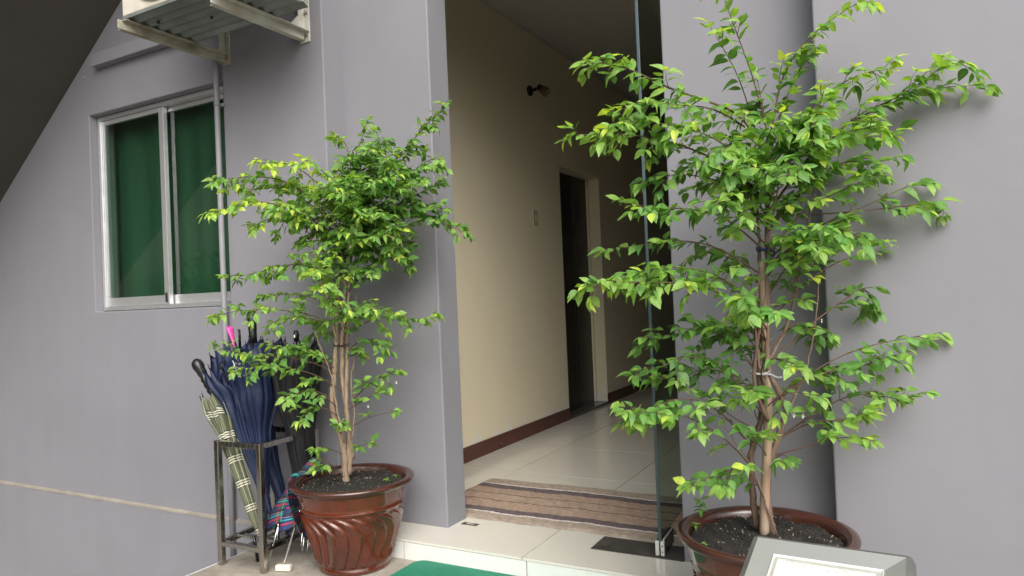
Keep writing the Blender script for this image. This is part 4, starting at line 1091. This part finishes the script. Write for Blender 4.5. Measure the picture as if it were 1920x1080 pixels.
Lb = [
 (dict(r0=.0045, young=.12, off=-.15, sub=1.1, leafstart=.35), [(640, 440), (600, 390), (540, 340), (480, 330), (430, 335), (402, 338)]),
 (dict(r0=.0045, young=.30, off=-.25, sub=.9, leafstart=.4), [(630, 450), (560, 395), (490, 375), (440, 385), (394, 400)]),
 (dict(r0=.0035, young=.15, off=-.1, sub=.9, leafstart=.35), [(620, 440), (560, 400), (510, 405), (475, 425)]),
 (dict(r0=.0035, young=.42, off=-.2, sub=1.0, leafstart=.4), [(630, 400), (590, 340), (550, 310), (515, 303), (498, 308)]),
 (dict(r0=.0035, young=.35, off=-.25, sub=1.0, leafstart=.4), [(640, 400), (620, 340), (600, 315), (575, 300)]),
 (dict(r0=.0035, young=.1, off=-.1, sub=1.1, leafstart=.3), [(620, 430), (560, 370), (520, 350), (470, 355)]),
 (dict(r0=.0035, young=.0, off=-.05, sub=1.2, leafstart=.3), [(620, 450), (580, 410), (540, 400), (520, 440)]),
 (dict(r0=.003, young=.05, off=.05, sub=.5, leafstart=.4), [(655, 380), (655, 300), (650, 265), (628, 262)]),
 (dict(r0=.003, young=.05, off=.05, sub=.5, leafstart=.4), [(660, 380), (668, 300), (680, 255), (690, 225)]),
 (dict(r0=.003, young=-.05, off=.0, sub=.5, leafstart=.4), [(680, 360), (695, 300), (710, 260), (706, 245)]),
 (dict(r0=.0045, young=-.02, off=-.08, sub=1.2, leafstart=.3), [(660, 430), (700, 350), (740, 295), (775, 262), (800, 232), (830, 208)]),
 (dict(r0=.0035, young=-.12, off=.0, sub=1.2, leafstart=.3), [(660, 400), (690, 330), (730, 290), (770, 275)]),
 (dict(r0=.004, young=-.08, off=-.1, sub=1.2, leafstart=.3), [(660, 440), (720, 370), (765, 330), (800, 300), (824, 298)]),
 (dict(r0=.004, young=-.1, off=.0, sub=1.1, leafstart=.3), [(660, 440), (730, 390), (785, 362), (828, 345)]),
 (dict(r0=.004, young=-.12, off=-.05, sub=1.0, leafstart=.3), [(665, 460), (730, 415), (790, 395), (840, 425), (872, 433)]),
 (dict(r0=.004, young=-.12, off=-.1, sub=1.1, leafstart=.3), [(665, 460), (720, 400), (780, 380), (835, 392)]),
 (dict(r0=.0035, young=-.12, off=.0, sub=1.1, leafstart=.3), [(660, 480), (710, 440), (755, 465), (765, 500)]),
 (dict(r0=.0035, young=-.05, off=-.15, sub=1.1, leafstart=.3), [(655, 500), (690, 460), (730, 450), (745, 480)]),
 (dict(r0=.0035, young=-.12, off=-.15, sub=1.3, leafstart=.2), [(655, 420), (690, 370), (720, 350), (750, 350)]),
 (dict(r0=.0035, young=-.12, off=-.22, sub=1.3, leafstart=.2), [(655, 440), (700, 400), (740, 370), (770, 350)]),
 (dict(r0=.0035, young=-.08, off=-.2, sub=1.2, leafstart=.2), [(655, 400), (680, 340), (700, 310), (740, 320)]),
 (dict(r0=.0035, young=.0, off=-.25, sub=1.2, leafstart=.2), [(650, 420), (640, 380), (650, 350), (670, 340)]),
 (dict(r0=.0035, young=.0, off=-.3, sub=1.2, leafstart=.2), [(650, 440), (670, 400), (660, 370), (640, 365)]),
 (dict(r0=.003, young=-.1, off=-.1, sub=1.2, leafstart=.2), [(655, 380), (640, 330), (650, 295), (690, 290)]),
 (dict(r0=.0035, young=-.1, off=.0, sub=1.2, leafstart=.2), [(650, 460), (610, 440), (580, 440), (560, 460)]),
 (dict(r0=.0035, young=.0, off=-.2, sub=1.1, leafstart=.3), [(645, 500), (620, 450), (640, 430), (670, 450)]),
 (dict(r0=.0035, young=.0, off=-.2, sub=1.1, leafstart=.3), [(650, 500), (690, 440), (710, 420), (720, 440)]),
 (dict(r0=.0035, young=.02, off=-.15, sub=.8, leafstart=.35), [(640, 540), (580, 495), (530, 498), (470, 515), (428, 518)]),
 (dict(r0=.003, young=.0, off=-.1, sub=1.0, leafstart=.35), [(640, 550), (590, 500), (550, 490), (515, 510)]),
 (dict(r0=.003, young=.22, off=-.3, sub=1.0, leafstart=.3), [(640, 560), (615, 510), (600, 500), (580, 510)]),
 (dict(r0=.003, young=.15, off=-.28, sub=1.0, leafstart=.3), [(640, 570), (630, 540), (610, 530), (595, 540)]),
 (dict(r0=.003, young=.0, off=.0, sub=.7, leafstart=.4), [(638, 590), (590, 555), (540, 552), (495, 553)]),
 (dict(r0=.0035, young=.1, off=-.2, sub=.8, leafstart=.4), [(640, 620), (580, 590), (520, 580), (460, 580), (400, 592)]),
 (dict(r0=.003, young=.0, off=-.1, sub=1.1, leafstart=.3), [(640, 630), (590, 600), (550, 595), (510, 605)]),
 (dict(r0=.003, young=.05, off=-.15, sub=1.0, leafstart=.3), [(645, 600), (690, 575), (730, 585), (745, 590)]),
 (dict(r0=.003, young=.05, off=-.05, sub=.6, leafstart=.5), [(650, 620), (710, 590), (760, 600), (820, 594)]),
 (dict(r0=.003, young=.05, off=-.25, sub=1.0, leafstart=.3), [(645, 600), (660, 580), (680, 570), (700, 580)]),
 (dict(r0=.003, young=-.05, off=-.1, sub=1.0, leafstart=.3), [(650, 660), (680, 635), (700, 640), (722, 652)]),
 (dict(r0=.003, young=.02, off=-.2, sub=.8, leafstart=.5), [(635, 710), (590, 680), (540, 670), (480, 665), (412, 655)]),
 (dict(r0=.003, young=.02, off=-.15, sub=1.0, leafstart=.3), [(635, 700), (590, 660), (550, 650), (510, 650)]),
 (dict(r0=.003, young=.02, off=-.25, sub=1.0, leafstart=.4), [(635, 740), (590, 705), (540, 690), (490, 685), (445, 695)]),
 (dict(r0=.003, young=.02, off=-.2, sub=.8, leafstart=.4), [(635, 760), (600, 730), (570, 735), (532, 745)]),
 (dict(r0=.003, young=.0, off=-.2, sub=.8, leafstart=.4), [(635, 780), (600, 760), (580, 770), (560, 790)]),
 (dict(r0=.003, young=.0, off=-.05, sub=.8, leafstart=.4), [(650, 760), (690, 720), (720, 700), (745, 695)]),
 (dict(r0=.0025, young=.0, off=-.1, sub=.5, leafstart=.5), [(650, 770), (690, 745), (710, 735)]),
 (dict(r0=.0025, young=.05, off=-.1, sub=.4, leafstart=.6), [(655, 800), (700, 778), (745, 772)]),
 (dict(r0=.002, young=.0, off=-.1, sub=.4, leafstart=.6), [(655, 850), (680, 835), (695, 828)]),
 (dict(r0=.002, young=.1, off=-.15, sub=.5, leafstart=.6), [(650, 850), (615, 840), (590, 842)]),
 (dict(r0=.002, young=.05, off=-.1, sub=.6, leafstart=.3), [(640, 820), (635, 790), (645, 800)]),
 (dict(r0=.0025, young=.1, off=-.12, sub=1.0, leafstart=.7, sublen=.6), [(645, 905), (630, 880), (612, 865), (592, 872)]),
 (dict(r0=.002, young=.0, off=.0, sub=.5, leafstart=.3), [(640, 690), (660, 660), (680, 665)]),
 (dict(r0=.003, young=-.05, off=.1, sub=1.0, leafstart=.2), [(640, 620), (610, 600), (590, 620), (575, 640)]),
 (dict(r0=.003, young=-.05, off=-.1, sub=1.0, leafstart=.2), [(640, 560), (665, 530), (690, 500), (705, 510)]),
]
for kw, pts in Lb: B(pts, spacing=.022, **kw)
tl.fill([640, 655, 670], 715, 345, 95, 75, 22, -.12)
tl.fill([640, 655], 740, 430, 60, 50, 7, -.10)
tl.fill([630, 640], 545, 360, 75, 45, 9, .12)
tl.fill([635, 650], 640, 440, 70, 70, 9, -.02)
tl.fill([640, 650], 650, 540, 50, 40, 3, .0)
for (x, y, o_) in ((743, 717, -.06), (690, 762, -.05), (552, 630, -.2)): tl.flower(x, y, o_)
tl.finish(300)

# bamboo stake and ties -------------------------------------------------------
DR = tr.D
sk = empty('bamboo_stake', 'pale bamboo stake propping the stems of the right hand tree', 'stake')
SP = [deep(x, y, DR+.004) for (x, y) in ((1433, 1008), (1434, 930), (1438, 850), (1441, 760), (1437, 680), (1432, 590), (1428, 490))]
SP = resample(smooth(SP, 1), .03); Rr = [.0150-.005*i/len(SP) for i in range(len(SP))]
for i in range(4, len(Rr), 8): Rr[i] *= 1.10
G().tube(SP, Rr, 14).build('cane', MT['bamboo'], sk)
def tie(x, y, D, rx, matl, label, tail, rad=.002):
    c = deep(x, y, D-.005); t = empty('plant_tie', label, 'string', None)
    g = G()
    for q in range(2):
        P = [c+Vector((rx*math.cos(a), rx*.9*math.sin(a), .003*math.sin(a*2+q)+.005*q)) for a in [2*math.pi*k/20 for k in range(21)]]
        g.tube(P, rad, 6)
    g.build('loop', matl, t)
    P = [c+Vector((rx*.3, -rx*.95, 0))]+[c+Vector(v) for v in tail]
    G().tube(smooth(P, 2), [rad]*2+[rad*1.3]*20 if False else rad*1.2, 6, flat=1.8).build('tail', matl, t)
tie(1424, 700, DR, .030, MT['string_white'], 'pale string knotted round the middle of the right tree', [(.04, -.035, .002), (.055, -.04, -.008), (.072, -.045, -.006)], .0016)
tie(1432, 468, DR, .022, MT['string_navy'], 'dark navy string tied high on the right tree', [(.025, -.02, -.005), (.04, -.02, -.015)], .002)
tie(1428, 590, DR, .026, MT['string_white'], 'thin clear string tied round the right tree above its middle', [(-.03, -.02, .001), (-.055, -.02, .002)], .0012)
tie(640, 648, tl.D, .035, MT['rubber_black'], 'dark wire tied round the stems of the left tree', [(.03, -.03, .0), (.045, -.03, -.004)], .0018)

# weeds in the pots ------------------------------------------------------------
def weed(label, x, y, D, h, n, seed, sc=.016, mi=2):
    rr = random.Random(seed); p0 = on(x, y, 2, SOILZ); w_ = empty('weed_seedling', label, 'seedling', 'tiny weeds sprouting in the pots')
    top = p0+Vector((rr.uniform(-.006, .006), -.004, h)); G().tube([p0-Vector((0, 0, .006)), p0.lerp(top, .5)+Vector((.002, 0, 0)), top], [.0012, .001, .0007], 5).build('stem', LEAF[1], w_)
    for k in range(n):
        a = k*2.4+rr.random(); t = .35+.65*(k+1)/n; p = p0.lerp(top, t); dv = Vector((math.cos(a), math.sin(a)-.2, rr.uniform(.0, .5))).normalized()
        M4 = Matrix.Translation(p) @ dv.to_track_quat('Y', 'Z').to_matrix().to_4x4() @ Matrix.Scale(sc*rr.uniform(.8, 1.2), 4)
        o = bpy.data.objects.new('leaf', leaf_mesh(rr.randrange(5), mi)); COL.objects.link(o); o.parent = w_; o.matrix_basis = M4
weed('taller green weed at the left edge of the right pot', 1318, 978, 0, .075, 9, 1, .03, 1)
weed('low yellow green weed in the left part of the right pot', 1303, 992, 0, .018, 7, 2, .018, 2)
weed('tiny weed near the front left rim of the right pot', 1324, 1024, 0, .012, 5, 3, .012, 2)
weed('small pale weed near the front of the left pot', 728, 904, 0, .016, 8, 4, .018, 2)
weed('small pale weed near the right rim of the left pot', 742, 896, 0, .016, 6, 5, .014, 2)

# ------------------------------------------------------------------ sign in the foreground
sg = empty('sign_stand', 'stainless steel sign stand holding a white sheet in a wide sloping frame', 'sign stand')
ze = .425; A_ = on(1412, 1008, 2, ze); B_ = on(1718, 1050, 2, ze)
ex = (B_-A_); Wd_ = ex.length; ex.normalize(); nh = Vector((0, 0, 1)).cross(ex).normalized(); al = math.radians(17)
ey = (-nh*math.cos(al)-Vector((0, 0, 1))*math.sin(al)).normalized(); en = ex.cross(-ey).normalized()
if en.z < 0: en = -en
Hh = .27
def SM(x, y, z): return A_+ex*x+ey*y+en*z
def loop(ins, z, r=0):
    if r:
        return [SM(p[0], p[1], z) for p in rounded(ins, ins, Wd_-ins, Hh-ins, r, 6)]
    return [SM(ins, ins, z), SM(Wd_-ins, ins, z), SM(Wd_-ins, Hh-ins, z), SM(ins, Hh-ins, z)]
def band(l0, l1, m=0, g=None):
    g = g or G(); b = len(g.v); n = len(l0); g.v += [tuple(p) for p in l0]+[tuple(p) for p in l1]
    for k in range(n): g.face((b+k, b+(k+1) % n, b+n+(k+1) % n, b+n+k), m)
    return g
g = band(loop(0, -.022, .016), loop(0, -.002, .016)); l0 = loop(0, -.022, .016); b = len(g.v); g.v += [tuple(p) for p in l0]; g.face([b+k for k in range(len(l0))])
band(loop(0, -.002, .016), loop(.006, .012, .012), 0, g); band(loop(.006, .012, .012), loop(.018, .0158, .004), 0, g); g.build('outer_rim', mat('dull_steel_rim', (.20, .20, .19), .4, metal=.5, vary=.4, scale=20), sg)
g = G(); O, I = loop(.0175, .016), loop(.060, .0045)
for k in range(4):
    k2 = (k+1) % 4
    gg = G(); gg.quad([O[k], O[k2], I[k2], I[k]]); gg.quad([O[k]-en*.004, O[k2]-en*.004, O[k2], O[k]]); gg.build('bevel_bar', MT['steel_sign'], sg)
g = band(loop(.060, .0045), loop(.0615, .0075)); band(loop(.0615, .0075), loop(.065, .004), 0, g); band(loop(.065, .004), loop(.073, .004), 0, g); band(loop(.073, .004), loop(.074, .001), 0, g)
g.build('inner_lip', MT['steel_cast'], sg)
g = G(); b = 0; l = loop(.068, .0012); g.quad(l); g.build('sign_sheet', MT['sheet'], sg)
g = G(); rr = random.Random(2)                       # scalloped water marks / print along the top edge of the sheet
for k in range(7):
    cx_ = .10+k*.022+rr.uniform(-.003, .003); P = [SM(cx_+.011*math.cos(a),   .083+.006*math.sin(a), .0022) for a in [math.pi*2*q/14 for q in range(15)]]
    g.tube(P, .0008, 5)
g.build('scroll_print', mat('faded_print', (.55, .52, .47), .5), sg)
pc = SM(Wd_/2, Hh*.5, -.022)
G().tube([(pc.x, pc.y, GZ+.02), (pc.x, pc.y, pc.z+.004)], .016, 16).build('pole', MT['steel'], sg)
G().lathe([(.001, .001), (.14, .001), (.14, .008), (.03, .022), (.018, .03)], 40, (pc.x, pc.y, GZ)).build('base_plate', MT['steel'], sg)

# ------------------------------------------------------------------ out of frame: yard edge for the glass, plus an added shading wall
bw = bx((-16, -9.6, LOW), (14, -9.4, 1.6)).build('boundary_wall', MT['bare_wall'], bevel=.01); tag(bw, 'weathered low boundary wall across the yard', 'wall')
nb = bx((-6.45, -7.5, LOW), (-6.25, Y1-.01, 6.0)).build('left_shade_wall', MT['bare_wall'], bevel=.01); tag(nb, 'unseen tall dark wall added to shade the left end of the house front', 'wall')  # added out of frame to block sky light from the left facade
g = G(); rr = random.Random(99)
for _ in range(9000):
    p = Vector((rr.uniform(-6.15, -5.75), rr.uniform(-5.5, .9), LOW+2.3*rr.random()**.8)); dv = Vector((rr.gauss(0, 1), rr.gauss(0, 1), rr.gauss(0, .6))).normalized()
    leaf_geo(g, Matrix.Translation(p) @ dv.to_track_quat('Y', 'Z').to_matrix().to_4x4(), .12, .55, .1, .2, 0)
hd_ = g.build('hedge', MT['hedge']); tag(hd_, 'clipped green hedge along the side wall reflected low in the window', 'hedge', kind='stuff')
